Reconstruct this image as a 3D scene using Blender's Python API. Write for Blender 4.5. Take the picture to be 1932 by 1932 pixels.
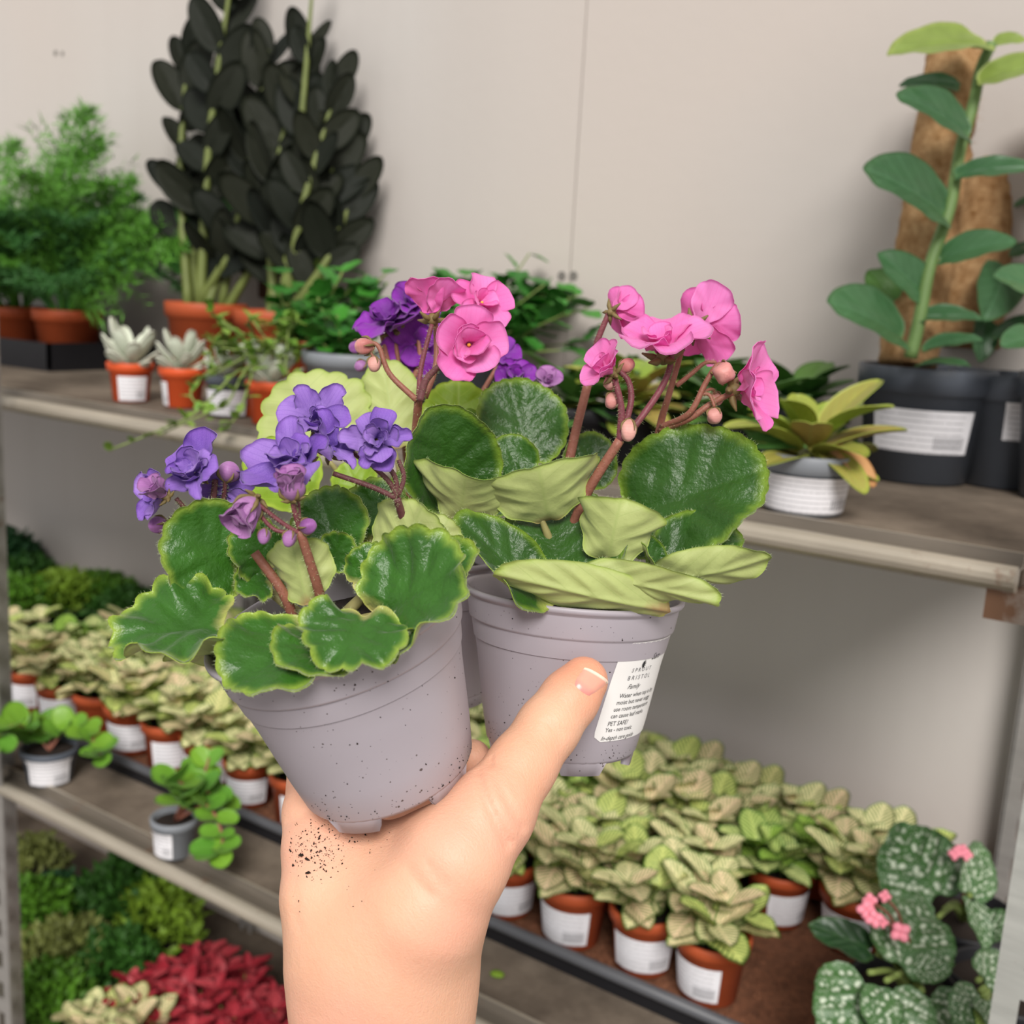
import bpy, math, random
import numpy as np
from mathutils import Matrix, Vector

for o in list(bpy.data.objects):
    bpy.data.objects.remove(o)
SC = bpy.context.scene
COL = SC.collection
rnd = random.Random(7)
PI = math.pi

# ------------------------------------------------------------------ camera
F = 2090.0                       # focal length in pixels of the 1932 x 1932 frame


def unit(v):
    v = np.array(v, float)
    return v / np.linalg.norm(v)


_D = unit((-572, 10400, 2090))
_L = np.array((-3168, -587, 2090.0))
_L = unit(_L - _D * _L.dot(_D))
_X, _Z = -_L, -_D
_Y = np.cross(_Z, _X)
WM = np.array([_X, _Y, _Z])      # camera (x right, y down, z forward) -> world
CAM = np.array([0.0, 0.0, 1.335])

cd = bpy.data.cameras.new('camera')
cam = bpy.data.objects.new('camera', cd)
COL.objects.link(cam)
cd.sensor_fit = 'HORIZONTAL'
cd.sensor_width = 36.0
cd.lens = 36.0 * F / 1932.0
cd.clip_start = 0.02
R3 = np.stack([WM[:, 0], -WM[:, 1], -WM[:, 2]], axis=1)
M4 = Matrix.Identity(4)
for i in range(3):
    for j in range(3):
        M4[i][j] = R3[i][j]
    M4[i][3] = CAM[i]
cam.matrix_world = M4
cd.dof.use_dof = True
cd.dof.focus_distance = 0.350
cd.dof.aperture_fstop = 15.0
SC.camera = cam

# ------------------------------------------------------------------ light
SC.view_settings.view_transform = 'Standard'
SC.view_settings.look = 'None'
SC.view_settings.gamma = 1.0
SC.view_settings.use_curve_mapping = False
SC.view_settings.exposure = 0.0
world = bpy.data.worlds.new('overcast_daylight')
SC.world = world
world.use_nodes = True
bg = world.node_tree.nodes['Background']
bg.inputs[0].default_value = (1.0, 0.985, 0.97, 1)
bg.inputs[1].default_value = 0.62
sd = bpy.data.lights.new('soft_sun', 'SUN')
sd.energy = 3.4
sd.angle = math.radians(24)
sd.color = (1.0, 0.965, 0.92)
sun = bpy.data.objects.new('soft_sun', sd)
COL.objects.link(sun)
sun.rotation_euler = Vector((-0.55, 0.80, -0.80)).to_track_quat('-Z', 'Y').to_euler()


def P(px, py, d):
    "world point seen at a pixel, d metres in front of the lens"
    return CAM + WM @ np.array([(px - 966) / F * d, (py - 966) / F * d, d])


def ON(px, py, z):
    r = WM @ np.array([(px - 966) / F, (py - 966) / F, 1.0])
    return CAM + r * ((z - CAM[2]) / r[2])


def ONY(px, py, y):
    r = WM @ np.array([(px - 966) / F, (py - 966) / F, 1.0])
    return CAM + r * ((y - CAM[1]) / r[1])


def CV(x, y, z):
    "direction: x right, y up, z towards the lens -> world"
    return unit(WM @ np.array([x, -y, -z], float))


# ------------------------------------------------------------------ object helpers
def thing(name, label, cat, loc=(0, 0, 0), group=None):
    o = bpy.data.objects.new(name, None)
    COL.objects.link(o)
    o.empty_display_size = 0.02
    o.location = [float(c) for c in loc]
    o['label'] = label
    o['category'] = cat
    if group:
        o['group'] = group
    return o


def tag(o, label=None, cat=None, group=None, kind=None):
    for k, v in (('label', label), ('category', cat), ('group', group), ('kind', kind)):
        if v:
            o[k] = v
    return o


def make_mesh(name, V, Fc, mats, midx=None, attrs=None, smooth=True):
    me = bpy.data.meshes.new(name)
    me.from_pydata(np.asarray(V, float).tolist(), [], [list(map(int, f)) for f in Fc])
    for m in (mats if isinstance(mats, (list, tuple)) else [mats]):
        me.materials.append(m)
    if midx is not None:
        me.polygons.foreach_set('material_index', np.asarray(midx, np.int32))
    if smooth:
        me.polygons.foreach_set('use_smooth', np.ones(len(me.polygons), bool))
    if attrs:
        for k, a in attrs.items():
            at = me.attributes.new(k, 'FLOAT', 'POINT')
            at.data.foreach_set('value', np.asarray(a, np.float32))
    me.update()
    return me


def link(name, me, parent=None, mat4=None):
    o = bpy.data.objects.new(name, me)
    COL.objects.link(o)
    if parent is not None:
        o.parent = parent
    if mat4 is not None:
        o.matrix_basis = mat4
    return o


def part(name, V, Fc, mats, parent=None, midx=None, attrs=None, smooth=True, origin=None):
    V = np.asarray(V, float)
    if origin is not None:
        V = V - np.asarray(origin)
    return link(name, make_mesh(name, V, Fc, mats, midx, attrs, smooth), parent)


def copy_tree(o, parent=None):
    c = o.copy()
    COL.objects.link(c)
    c.parent = parent
    for ch in o.children:
        copy_tree(ch, c)
    return c


def frame(b, t, n, scale=None):
    "matrix whose y runs b -> t, z leans to n"
    b = np.array(b, float)
    t = np.array(t, float)
    L = np.linalg.norm(t - b)
    y = (t - b) / L
    z = np.array(n, float)
    z = z - y * z.dot(y)
    if np.linalg.norm(z) < 1e-6:
        z = np.cross(y, (0.3, 0.5, 0.8))
    z = unit(z)
    x = np.cross(y, z)
    return b, x, y, z, L


def to_m4(b, x, y, z, s=1.0):
    m = Matrix.Identity(4)
    for i in range(3):
        m[i][0], m[i][1], m[i][2], m[i][3] = x[i] * s, y[i] * s, z[i] * s, b[i]
    return m


# ------------------------------------------------------------------ shapes
def merge(*parts_):
    V, Fs, k = [], [], 0
    for v, f in parts_:
        V.append(np.asarray(v, float))
        Fs += [[i + k for i in q] for q in f]
        k += len(v)
    return np.concatenate(V), Fs


def box(x0, x1, y0, y1, z0, z1):
    V = [(x, y, z) for z in (z0, z1) for y in (y0, y1) for x in (x0, x1)]
    return V, [(0, 2, 3, 1), (4, 5, 7, 6), (0, 1, 5, 4), (2, 6, 7, 3), (0, 4, 6, 2), (1, 3, 7, 5)]


def lathe(prof, seg=32, phase=0.0, cap=False):
    V, Fs = [], []
    n = len(prof)
    for r, z in prof:
        for k in range(seg):
            a = 2 * PI * k / seg + phase
            V.append((r * math.cos(a), r * math.sin(a), z))
    for i in range(n - 1):
        for k in range(seg):
            k2 = (k + 1) % seg
            Fs.append((i * seg + k, i * seg + k2, (i + 1) * seg + k2, (i + 1) * seg + k))
    if cap:
        Fs.append(tuple(range(seg))[::-1])
        Fs.append(tuple((n - 1) * seg + k for k in range(seg)))
    return np.array(V), Fs


def smooth_path(pts, n=6):
    pts = np.asarray(pts, float)
    if len(pts) < 3:
        return np.array([pts[0] + (pts[-1] - pts[0]) * t for t in np.linspace(0, 1, n + 1)])
    q = np.vstack([2 * pts[0] - pts[1], pts, 2 * pts[-1] - pts[-2]])
    out = []
    for i in range(1, len(q) - 2):
        for t in np.linspace(0, 1, n, endpoint=False):
            a, b, c, d = q[i - 1], q[i], q[i + 1], q[i + 2]
            out.append(0.5 * ((2 * b) + (c - a) * t + (2 * a - 5 * b + 4 * c - d) * t * t + (3 * b - a - 3 * c + d) * t ** 3))
    out.append(pts[-1])
    return np.array(out)


def tube(pts, rad, seg=8, n=6, raw=False):
    p = np.asarray(pts, float) if raw else smooth_path(pts, n)
    m = len(p)
    rad = np.interp(np.linspace(0, 1, m), np.linspace(0, 1, len(rad)), rad) if hasattr(rad, '__len__') else np.full(m, rad)
    T = np.gradient(p, axis=0)
    T /= np.linalg.norm(T, axis=1)[:, None] + 1e-12
    nrm = np.cross(T[0], (0.31, 0.9, 0.2))
    nrm = unit(nrm)
    V, Fs = [], []
    for i in range(m):
        nrm = unit(nrm - T[i] * nrm.dot(T[i]))
        bn = np.cross(T[i], nrm)
        for k in range(seg):
            a = 2 * PI * k / seg
            V.append(p[i] + rad[i] * (math.cos(a) * nrm + math.sin(a) * bn))
    for i in range(m - 1):
        for k in range(seg):
            k2 = (k + 1) % seg
            Fs.append((i * seg + k, i * seg + k2, (i + 1) * seg + k2, (i + 1) * seg + k))
    Fs.append(tuple(range(seg))[::-1])
    Fs.append(tuple((m - 1) * seg + k for k in range(seg)))
    return np.array(V), Fs


def blob(c, r, ax=None, seg=12, rings=8, stretch=1.0, furrow=0.0, nf=5):
    "ellipsoid; ax = long axis"
    ax = unit(ax if ax is not None else (0, 0, 1))
    s = unit(np.cross(ax, (0.37, 0.61, 0.2)))
    u = np.cross(ax, s)
    V, Fs = [], []
    for i in range(rings + 1):
        th = PI * i / rings
        for k in range(seg):
            a = 2 * PI * k / seg
            rr = r * max(math.sin(th), 0.02) * (1 + furrow * math.cos(nf * a + th))
            V.append(np.array(c) + ax * (-math.cos(th) * r * stretch) + rr * (math.cos(a) * s + math.sin(a) * u))
    for i in range(rings):
        for k in range(seg):
            k2 = (k + 1) % seg
            Fs.append((i * seg + k, i * seg + k2, (i + 1) * seg + k2, (i + 1) * seg + k))
    return np.array(V), Fs


def leaf_mesh(W=0.8, p=1.0, skew=0.0, cup=0.5, cupL=None, cupR=None, wL=1.0, wR=1.0, bend=0.0, ruf=0.0, rk=5,
              scal=0.0, nsc=18, notch=0.0, tip=0.0, quilt=0.0, nv=5, mid=0.01, thick=0.012, rings=8, secs=48, seed=0, fold=0.0,
              sheet=False):
    "unit leaf: base at the origin, tip at (0,1,0), upper side +z"
    rg = np.random.RandomState(seed)
    ph = rg.uniform(0, 6.28, 6)
    phi = np.linspace(0, 2 * PI, secs, endpoint=False)
    s = np.sin(phi)
    oy = (1 - np.cos(phi)) / 2
    ox = np.sign(s) * np.abs(s) ** p * W / 2 * (1 + skew * np.cos(phi))
    cy = 0.45
    th = np.abs(np.angle(np.exp(1j * phi)))          # 0 at base, pi at tip
    k = np.ones(secs)
    if scal:
        k += scal * (np.abs(np.cos(nsc * phi / 2 + ph[0])) ** 0.6 - 1)
    if notch:
        k -= notch * np.exp(-(th / 0.28) ** 2)
    if tip:
        k += tip * np.exp(-((PI - th) / 0.22) ** 2)
    k += 0.02 * np.sin(3 * phi + ph[1])
    ox, oy = ox * k, cy + (oy - cy) * k
    rr = np.linspace(0, 1, rings + 1)[1:] ** 0.85
    X = np.concatenate([[0.0], np.outer(rr, ox).ravel()])
    Y = np.concatenate([[cy], (cy + np.outer(rr, oy - cy)).ravel()])
    E_ = np.concatenate([[0.0], np.repeat(rr, secs)])
    PH = np.concatenate([[0.0], np.tile(phi, rings)])
    h = W / 2
    side = X / h
    along = Y.copy()
    X = np.where(X < 0, X * wL, X * wR)
    Zz = ruf * E_ ** 3 * np.sin(rk * PH + ph[2]) + ruf * 0.5 * E_ ** 3 * np.sin((2 * rk + 1) * PH + ph[3])
    Zz += -mid * np.exp(-(side / 0.10) ** 2) * (1 - 0.5 * along)
    if quilt:
        Zz += quilt * (np.abs(np.sin((along * nv - np.abs(side) * 1.5) * PI)) - 0.6) * np.clip(np.abs(side) * 3, 0, 1) * np.clip((1 - E_) * 3, 0, 1)
        Zz += quilt * 0.6 * np.sin(11 * X + ph[4]) * np.sin(9 * Y + ph[5])
    aL = cup if cupL is None else cupL
    aR = cup if cupR is None else cupR
    N = len(X)

    def deform(x, y, z):
        a = np.where(x < 0, aL, aR)
        a = np.where(np.abs(a) < 1e-3, 1e-3, a)
        hh = h * np.where(x < 0, wL, wR)
        q = np.abs(x) / hh * a
        rad = hh / a
        x2 = np.sign(x) * (rad - z) * np.sin(q)
        z2 = rad - (rad - z) * np.cos(q)
        bd = bend if abs(bend) > 1e-3 else 1e-3
        Rr = 1.0 / bd
        an = y * bd
        y3 = (Rr - z2) * np.sin(an)
        z3 = Rr - (Rr - z2) * np.cos(an)
        c, s_ = math.cos(bd / 2), math.sin(bd / 2)
        y4 = c * y3 + s_ * z3
        z4 = -s_ * y3 + c * z3
        chord = abs(2 * Rr * math.sin(bd / 2))
        return np.stack([x2, y4, z4], 1) / chord
    Vt = deform(X, Y, Zz)
    Fs = []
    for k_ in range(secs):
        k2 = (k_ + 1) % secs
        Fs.append((0, 1 + k2, 1 + k_))
    for i in range(rings - 1):
        for k_ in range(secs):
            k2 = (k_ + 1) % secs
            Fs.append((1 + i * secs + k_, 1 + i * secs + k2, 1 + (i + 1) * secs + k2, 1 + (i + 1) * secs + k_))
    mi = [0] * len(Fs)
    at = {'edge': E_, 'along': along, 'side': side}
    if sheet:
        return Vt, Fs, mi, at
    tk = thick * (1 - 0.55 * E_ ** 4)
    Vb = deform(X, Y, Zz - tk)
    nt = len(Fs)
    Fs += [tuple(i + N for i in f[::-1]) for f in Fs[:nt]]
    mi += [1] * nt
    o0 = 1 + (rings - 1) * secs
    for k_ in range(secs):
        k2 = (k_ + 1) % secs
        Fs.append((o0 + k_, o0 + k2, o0 + k2 + N, o0 + k_ + N)[::-1])
        mi.append(0)
    at = {k_: np.concatenate([v, v]) for k_, v in at.items()}
    return np.concatenate([Vt, Vb]), Fs, mi, at


def put_leaf(name, parent, origin, b, t, n, mats, **kw):
    b, x, y, z, L = frame(b, t, n)
    kw.setdefault('thick', 0.0006 / L)
    V, Fs, mi, at = leaf_mesh(**kw)
    Vw = b + L * (V[:, :1] * x + V[:, 1:2] * y + V[:, 2:] * z)
    return part(name, Vw, Fs, mats, parent, mi, at, origin=origin)


def shared_leaf(name, mats, **kw):
    V, Fs, mi, at = leaf_mesh(**kw)
    return make_mesh(name, V, Fs, mats, mi, at)


def place(name, me, parent, origin, b, t, n, scale=1.0):
    b, x, y, z, L = frame(b, t, n)
    return link(name, me, parent, to_m4(b - np.asarray(origin, float), x, y, z, L * scale))


# ------------------------------------------------------------------ materials
def lin(h):
    h = h.lstrip('#')
    c = [int(h[i:i + 2], 16) / 255 for i in (0, 2, 4)]
    return tuple(((v + 0.055) / 1.055) ** 2.4 if v > 0.04045 else v / 12.92 for v in c) + (1.0,)


class Mat:
    def __init__(self, name, rough=0.6, spec=0.5):
        self.m = bpy.data.materials.new(name)
        self.m.use_nodes = True
        self.nt = self.m.node_tree
        self.b = self.nt.nodes['Principled BSDF']
        self.b.inputs['Roughness'].default_value = rough
        self.b.inputs['Specular IOR Level'].default_value = spec
        self.out = self.nt.nodes['Material Output']

    def n(self, t, ins=None, **props):
        nd = self.nt.nodes.new('ShaderNode' + t)
        for k, v in props.items():
            setattr(nd, k, v)
        for k, v in (ins or {}).items():
            self.set(nd.inputs[k], v)
        return nd

    def set(self, sock, v):
        if isinstance(v, bpy.types.NodeSocket):
            self.nt.links.new(v, sock)
        else:
            sock.default_value = v

    def attr(self, name):
        return self.n('Attribute', attribute_name=name).outputs['Fac']

    def coord(self, k='Object'):
        return self.n('TexCoord').outputs[k]

    def noise(self, scale, detail=3, rough=0.55, vec=None, out='Fac'):
        return self.n('TexNoise', {'Vector': vec or self.coord(), 'Scale': scale, 'Detail': detail, 'Roughness': rough}).outputs[out]

    def math(self, op, a, b=0.0, c=0.0, clamp=False):
        nd = self.n('Math', {0: a, 1: b, 2: c}, operation=op)
        nd.use_clamp = clamp
        return nd.outputs[0]

    def ramp(self, fac, lo, hi):
        return self.n('MapRange', {'Value': fac, 'From Min': lo, 'From Max': hi}).outputs[0]

    def mix(self, fac, a, b, mode='MIX'):
        nd = self.n('Mix', data_type='RGBA', blend_type=mode)
        self.set(nd.inputs['Factor'], fac)
        self.set(nd.inputs['A'], a)
        self.set(nd.inputs['B'], b)
        return nd.outputs['Result']

    def color(self, v):
        self.set(self.b.inputs['Base Color'], v)
        return self

    def bump(self, h, strength=0.3, dist=0.001):
        nd = self.n('Bump', {'Height': h, 'Strength': strength, 'Distance': dist})
        self.nt.links.new(nd.outputs[0], self.b.inputs['Normal'])
        return self

    def translucent(self, col, fac):
        t = self.n('BsdfTranslucent', {'Color': col})
        mx = self.n('MixShader', {0: fac, 1: self.b.outputs[0], 2: t.outputs[0]})
        self.nt.links.new(mx.outputs[0], self.out.inputs[0])
        return self


def plain(name, hexcol, rough=0.6, var=0.12, scale=40, bump=0.0, spec=0.4, metal=0.0):
    m = Mat(name, rough, spec)
    c = lin(hexcol)
    f = m.noise(scale)
    dk = tuple(v * (1 - var * 1.6) for v in c[:3]) + (1,)
    lt = tuple(min(1, v * (1 + var)) for v in c[:3]) + (1,)
    m.color(m.mix(f, dk, lt))
    m.b.inputs['Metallic'].default_value = metal
    if bump:
        m.bump(m.noise(scale * 4), bump, 0.002)
    return m.m


def leaf_mat(name, main, edge_c, base_c, edge=0.9, base=0.14, rough=0.45, trans=0.18, vein=None, var=0.25, bump=0.25, bscale=900, sheen=0.15,
             objvar=0.0, vary=None):
    m = Mat(name, rough, 0.45)
    a, e, s = m.attr('along'), m.attr('edge'), m.attr('side')
    nz = m.noise(90, 3)
    c0 = lin(main)
    c = m.mix(nz, tuple(v * (1 - var) for v in c0[:3]) + (1,), tuple(v * (1 + var) for v in c0[:3]) + (1,))
    if vary:
        rv = m.n('ObjectInfo').outputs['Random']
        c = m.mix(m.math('MULTIPLY', rv, objvar), c, lin(vary))
    if vein:
        q = m.math('SUBTRACT', m.math('MULTIPLY', a, 6.0), m.math('MULTIPLY', m.math('ABSOLUTE', s), 2.2))
        q = m.math('ABSOLUTE', m.math('SUBTRACT', m.math('FRACT', q), 0.5))
        v1 = m.ramp(q, 0.06, 0.0)
        v2 = m.ramp(m.math('ABSOLUTE', s), 0.05, 0.0)
        c = m.mix(m.math('MULTIPLY', m.math('MAXIMUM', v1, v2), 0.55), c, lin(vein))
    wob = m.math('MULTIPLY', m.math('SUBTRACT', m.noise(220, 2), 0.5), 0.16)
    fe = m.math('POWER', m.ramp(m.math('ADD', e, m.math('MULTIPLY', wob, 0.6)), edge - 0.14, edge + 0.07), 1.7)
    c = m.mix(fe, c, lin(edge_c))
    rad = m.math('ADD', m.math('ADD', a, m.math('MULTIPLY', m.math('ABSOLUTE', s), 0.35)), wob)
    fb = m.ramp(rad, base + 0.14, base - 0.05)
    c = m.mix(fb, c, lin(base_c))
    m.color(c)
    m.b.inputs['Sheen Weight'].default_value = sheen
    m.b.inputs['Sheen Roughness'].default_value = 0.4
    if bump:
        m.bump(m.noise(bscale, 3), bump, 0.0006)
    if trans:
        m.translucent(c, trans)
    return m.m

# ------------------------------------------------------------------ the setting: wall, floor
UP, LO, BOT = 1.20, 0.80, 0.40           # shelf heights
YU, YL = 0.655, 0.610                    # front edges of the upper and lower shelves
YW = 1.045                               # wall face


def wall_mat():
    m = Mat('wall_paint', 0.75, 0.25)
    co = m.coord()
    mp = m.n('Mapping', {'Vector': co, 'Scale': (6, 6, 0.5)}).outputs[0]
    f = m.noise(1.0, 4, 0.6, mp)
    g = m.noise(1.3, 2, 0.5, co)
    c = m.mix(f, lin('#bbb4ae'), lin('#cdc8c4'))
    c = m.mix(m.ramp(g, 0.42, 0.62), c, lin('#c8beb7'))
    m.color(c)
    m.bump(m.noise(60, 3), 0.12, 0.002)
    return m.m


M_wall = wall_mat()
M_hole = plain('drill_hole_dark', '#7d7873', 0.9)
xs = ONY(1092, 250, YW)[0]
wall = thing('wall_back', 'pale grey painted panel wall behind the shelving', 'wall')
wall.location = (0, YW, 0)
del wall['category']
wall['kind'] = 'structure'
for x0, x1 in ((-4.2, -2.1), (-2.098, xs - 0.0007), (xs + 0.0007, 0.9), (0.902, 2.6)):
    V, Fs = box(x0, x1, 0, 0.03, -0.1, 3.2)
    part('panel', V, Fs, M_wall, wall, smooth=False)
V, Fs = box(-4.2, 2.6, 0.03, 0.05, -0.1, 3.2)
part('backing', V, Fs, M_hole, wall, smooth=False)
for px, py, r in ((1060, 521, 0.0045), (1082, 521, 0.0045), (105, 100, 0.0035), (118, 101, 0.003)):
    q = ONY(px, py, YW)
    V, Fs = lathe([(0.0002, 0.0), (r * 0.7, 0.0), (r, 0.0006), (r * 1.2, 0.0)], 14)
    V = np.stack([V[:, 0] + q[0], -V[:, 2] - 0.0002, V[:, 1] + q[2]], 1)
    part('screw_hole', V, Fs, M_hole, wall)
V, Fs = box(-4.2, 2.6, -2.5, YW, -0.1, 0.0)
fl = part('floor', V, Fs, plain('floor_concrete', '#6b645c', 0.8, 0.2, 8), None, smooth=False)
fl['kind'] = 'structure'
fl['label'] = 'grey concrete floor under the shelving'


# ------------------------------------------------------------------ steel shelving rack
def metal_mat(name, col, rust=0.0, rough=0.42):
    m = Mat(name, rough, 0.5)
    co = m.coord()
    mp = m.n('Mapping', {'Vector': co, 'Scale': (4, 40, 40)}).outputs[0]
    f = m.noise(3, 5, 0.65, mp)
    c0 = lin(col)
    c = m.mix(f, tuple(v * 0.62 for v in c0[:3]) + (1,), tuple(min(1, v * 1.22) for v in c0[:3]) + (1,))
    c = m.mix(m.ramp(m.noise(25, 5, 0.7, co), 0.62 - rust, 0.74 - rust), c, lin('#7a5a44'))
    m.color(c)
    m.b.inputs['Metallic'].default_value = 0.35
    m.bump(m.noise(120, 3), 0.15, 0.001)
    return m.m


M_rail = metal_mat('worn_steel_rail', '#b5ab9b')
M_channel = metal_mat('darker_steel_channel', '#7a7166')
M_upright = metal_mat('grey_upright_steel', '#a5a19d')
M_upr2 = metal_mat('pale_upright_steel', '#c3c4be', 0.02)
M_rust = metal_mat('rusty_bracket', '#a4968a', 0.16)
bm_ = Mat('dusty_shelf_board', 0.85, 0.2)
f_ = bm_.noise(9, 6, 0.7)
bm_.color(bm_.mix(bm_.ramp(f_, 0.3, 0.7), lin('#4d433a'), lin('#85786a')))
bm_.bump(bm_.noise(70, 4), 0.3, 0.003)
M_board = bm_.m

rack = thing('shelving_rack', 'grey perforated steel shelving rack with dusty boards and worn front rails', 'shelf')
XL, XR = -1.95, -0.098
XRl = ONY(1875, 1932, YL + 0.002)[0]


def shelf(z, yf, x0, x1):
    V, Fs = box(x0, x1, yf + 0.0205, YW - 0.02, z - 0.016, z)
    part('shelf_board', V, Fs, M_board, rack, smooth=False)
    # rolled front rail: raised back lip, channel in a darker steel colour, rounded nose
    prof = [(yf + 0.0225, z - 0.001), (yf + 0.0225, z + 0.0036), (yf + 0.0195, z + 0.0036), (yf + 0.0178, z - 0.0036), (yf + 0.0070, z - 0.0042)]
    for k in range(9):
        a = PI * 0.42 + PI * 1.23 * k / 8
        prof.append((yf + 0.0015 + 0.0072 * math.cos(a), z - 0.0080 + 0.0072 * math.sin(a)))
    prof += [(yf + 0.004, z - 0.017), (yf + 0.010, z - 0.017), (yf + 0.010, z - 0.005), (yf + 0.020, z - 0.005)]
    n = len(prof)
    xs_ = np.linspace(x0, x1, 30)
    V = [(x, y, zz) for x in xs_ for y, zz in prof]
    Fs = []
    for i in range(len(xs_) - 1):
        for k in range(n):
            k2 = (k + 1) % n
            Fs.append((i * n + k, i * n + k2, (i + 1) * n + k2, (i + 1) * n + k))
    Fs += [tuple(range(n)), tuple(range((len(xs_) - 1) * n, len(xs_) * n))[::-1]]
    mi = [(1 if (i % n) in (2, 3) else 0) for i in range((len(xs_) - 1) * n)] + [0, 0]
    r = part('front_rail', V, Fs, [M_rail, M_channel], rack, midx=mi, smooth=False)
    return r


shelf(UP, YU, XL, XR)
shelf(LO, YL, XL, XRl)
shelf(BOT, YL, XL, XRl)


def upright(x0, x1, y, mat, flip=1, z1=1.9):
    "slotted angle post: front flange built round its slots, and a return flange"
    cx = (x0 + x1) / 2
    hw, hh = 0.0058, 0.0105
    pitch = 0.0375
    V, Fs = [], []
    th = 0.002

    def quadbox(a, b, c, d):
        nonlocal V, Fs
        v, f = box(a, b, y, y + th, c, d)
        k = len(V)
        V += v
        Fs += [tuple(i + k for i in q) for q in f]
    quadbox(x0, cx - hw, 0, z1)
    quadbox(cx + hw, x1, 0, z1)
    z = 0.0
    while z < z1:
        quadbox(cx - hw, cx + hw, z, z + pitch - 2 * hh)
        z += pitch
    xr = x0 if flip > 0 else x1
    v, f = box(xr - th / 2, xr + th / 2, y, y + 0.036, 0, z1)
    k = len(V)
    V += v
    Fs += [tuple(i + k for i in q) for q in f]
    return part('upright', V, Fs, mat, rack, smooth=False)


xl = ONY(20, 1932, YL - 0.004)[0]
upright(xl - 0.034, xl, YL - 0.004, M_upright, 1)
upright(XRl - 0.002, XRl + 0.036, YL - 0.004, M_upr2, -1)
q = ONY(468, 870, YW - 0.03)
upright(q[0] - 0.01, q[0] + 0.012, YW - 0.03, M_upright, 1, 1.19)
q = ONY(1905, 1450, YW - 0.03)
upright(q[0], q[0] + 0.036, YW - 0.03, M_upright, 1)
q = ONY(1865, 1085, YU + 0.004)
V, Fs = box(q[0], q[0] + 0.05, YU + 0.004, YU + 0.03, UP - 0.034, UP - 0.0165)
part('bracket', V, Fs, M_rust, rack, smooth=False)
# the dark backdrop plate closing the frame below the lower shelf boards


# ------------------------------------------------------------------ the hand (one continuous skin)
def Q(px, py, d):
    return np.array([(px - 966) / F * d, (py - 966) / F * d, d], np.float32)


# chains of (pixel x, pixel y, depth, radius, flattening along the line of sight)
HAND = [
    # forearm and wrist
    ([(716, 2420, 0.350, 0.0330), (722, 2080, 0.342, 0.0300), (722, 1880, 0.338, 0.0276), (724, 1780, 0.337, 0.0264)], 1.30, 0.010),
    # palm behind the web
    ([(722, 1800, 0.340, 0.0255), (690, 1690, 0.348, 0.0215), (662, 1640, 0.356, 0.0185)], 1.25, 0.012),
    # index ray
    ([(640, 1790, 0.336, 0.0150), (606, 1690, 0.338, 0.0117), (603, 1600, 0.346, 0.0112), (600, 1535, 0.354, 0.0108), (592, 1440, 0.378, 0.0088),
      (612, 1385, 0.400, 0.0086), (690, 1345, 0.420, 0.0080), (768, 1350, 0.428, 0.0070)], 1.0, 0.007),
    # middle finger
    ([(660, 1700, 0.358, 0.0140), (640, 1560, 0.376, 0.0108), (650, 1450, 0.402, 0.0090), (740, 1425, 0.416, 0.0084), (840, 1428, 0.413, 0.0078), (892, 1430, 0.408, 0.0068)], 1.0, 0.007),
    # ring finger
    ([(680, 1720, 0.368, 0.0140), (668, 1590, 0.392, 0.0104), (690, 1490, 0.418, 0.0088), (780, 1470, 0.430, 0.0080), (870, 1478, 0.428, 0.0068)], 1.0, 0.007),
    # little finger
    ([(705, 1740, 0.374, 0.0140), (706, 1640, 0.402, 0.0094), (730, 1560, 0.424, 0.0076), (800, 1545, 0.432, 0.0068), (860, 1552, 0.430, 0.0060)], 1.0, 0.007),
    # ball of the thumb
    ([(742, 1800, 0.334, 0.0210), (798, 1715, 0.328, 0.0190), (858, 1620, 0.327, 0.0163), (925, 1535, 0.332, 0.0128)], 1.0, 0.010),
    # thumb
    ([(925, 1535, 0.332, 0.0128), (985, 1445, 0.341, 0.0104), (1035, 1372, 0.3485, 0.0097), (1075, 1318, 0.3535, 0.0091), (1101, 1285, 0.3560, 0.0079)], 1.0, 0.004),
    # web between thumb and index
    ([(640, 1640, 0.345, 0.0100), (720, 1640, 0.343, 0.0110), (800, 1600, 0.338, 0.0100)], 1.0, 0.010),
]
CREASES = [
    ([(893, 1462, 0.319), (925, 1530, 0.318), (958, 1590, 0.320)], 0.0013, 0.0013),
    ([(925, 1455, 0.322), (958, 1515, 0.320), (985, 1560, 0.324)], 0.0009, 0.0012),
    ([(945, 1450, 0.325), (975, 1500, 0.323)], 0.0003, 0.001),
    ([(1036, 1366, 0.338), (1058, 1380, 0.340), (1080, 1378, 0.344)], 0.0008, 0.0010),
    ([(1045, 1385, 0.337), (1062, 1398, 0.339)], 0.0003, 0.0009),
    ([(742, 1600, 0.330), (775, 1640, 0.316), (812, 1690, 0.310)], 0.0006, 0.0016),
    ([(770, 1585, 0.326), (810, 1625, 0.314), (838, 1668, 0.311)], 0.0005, 0.0014),
    ([(560, 1660, 0.332), (562, 1740, 0.326)], 0.0004, 0.0016),
    ([(545, 1548, 0.345), (585, 1530, 0.342)], 0.0005, 0.0012),
]
STEP = 0.0011
g0 = np.array([-0.092, 0.036, 0.292], np.float32)
g1 = np.array([0.044, 0.215, 0.452], np.float32)
dims = np.ceil((g1 - g0) / STEP).astype(int)
ax_ = [g0[i] + STEP * np.arange(dims[i], dtype=np.float32) for i in range(3)]


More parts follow.
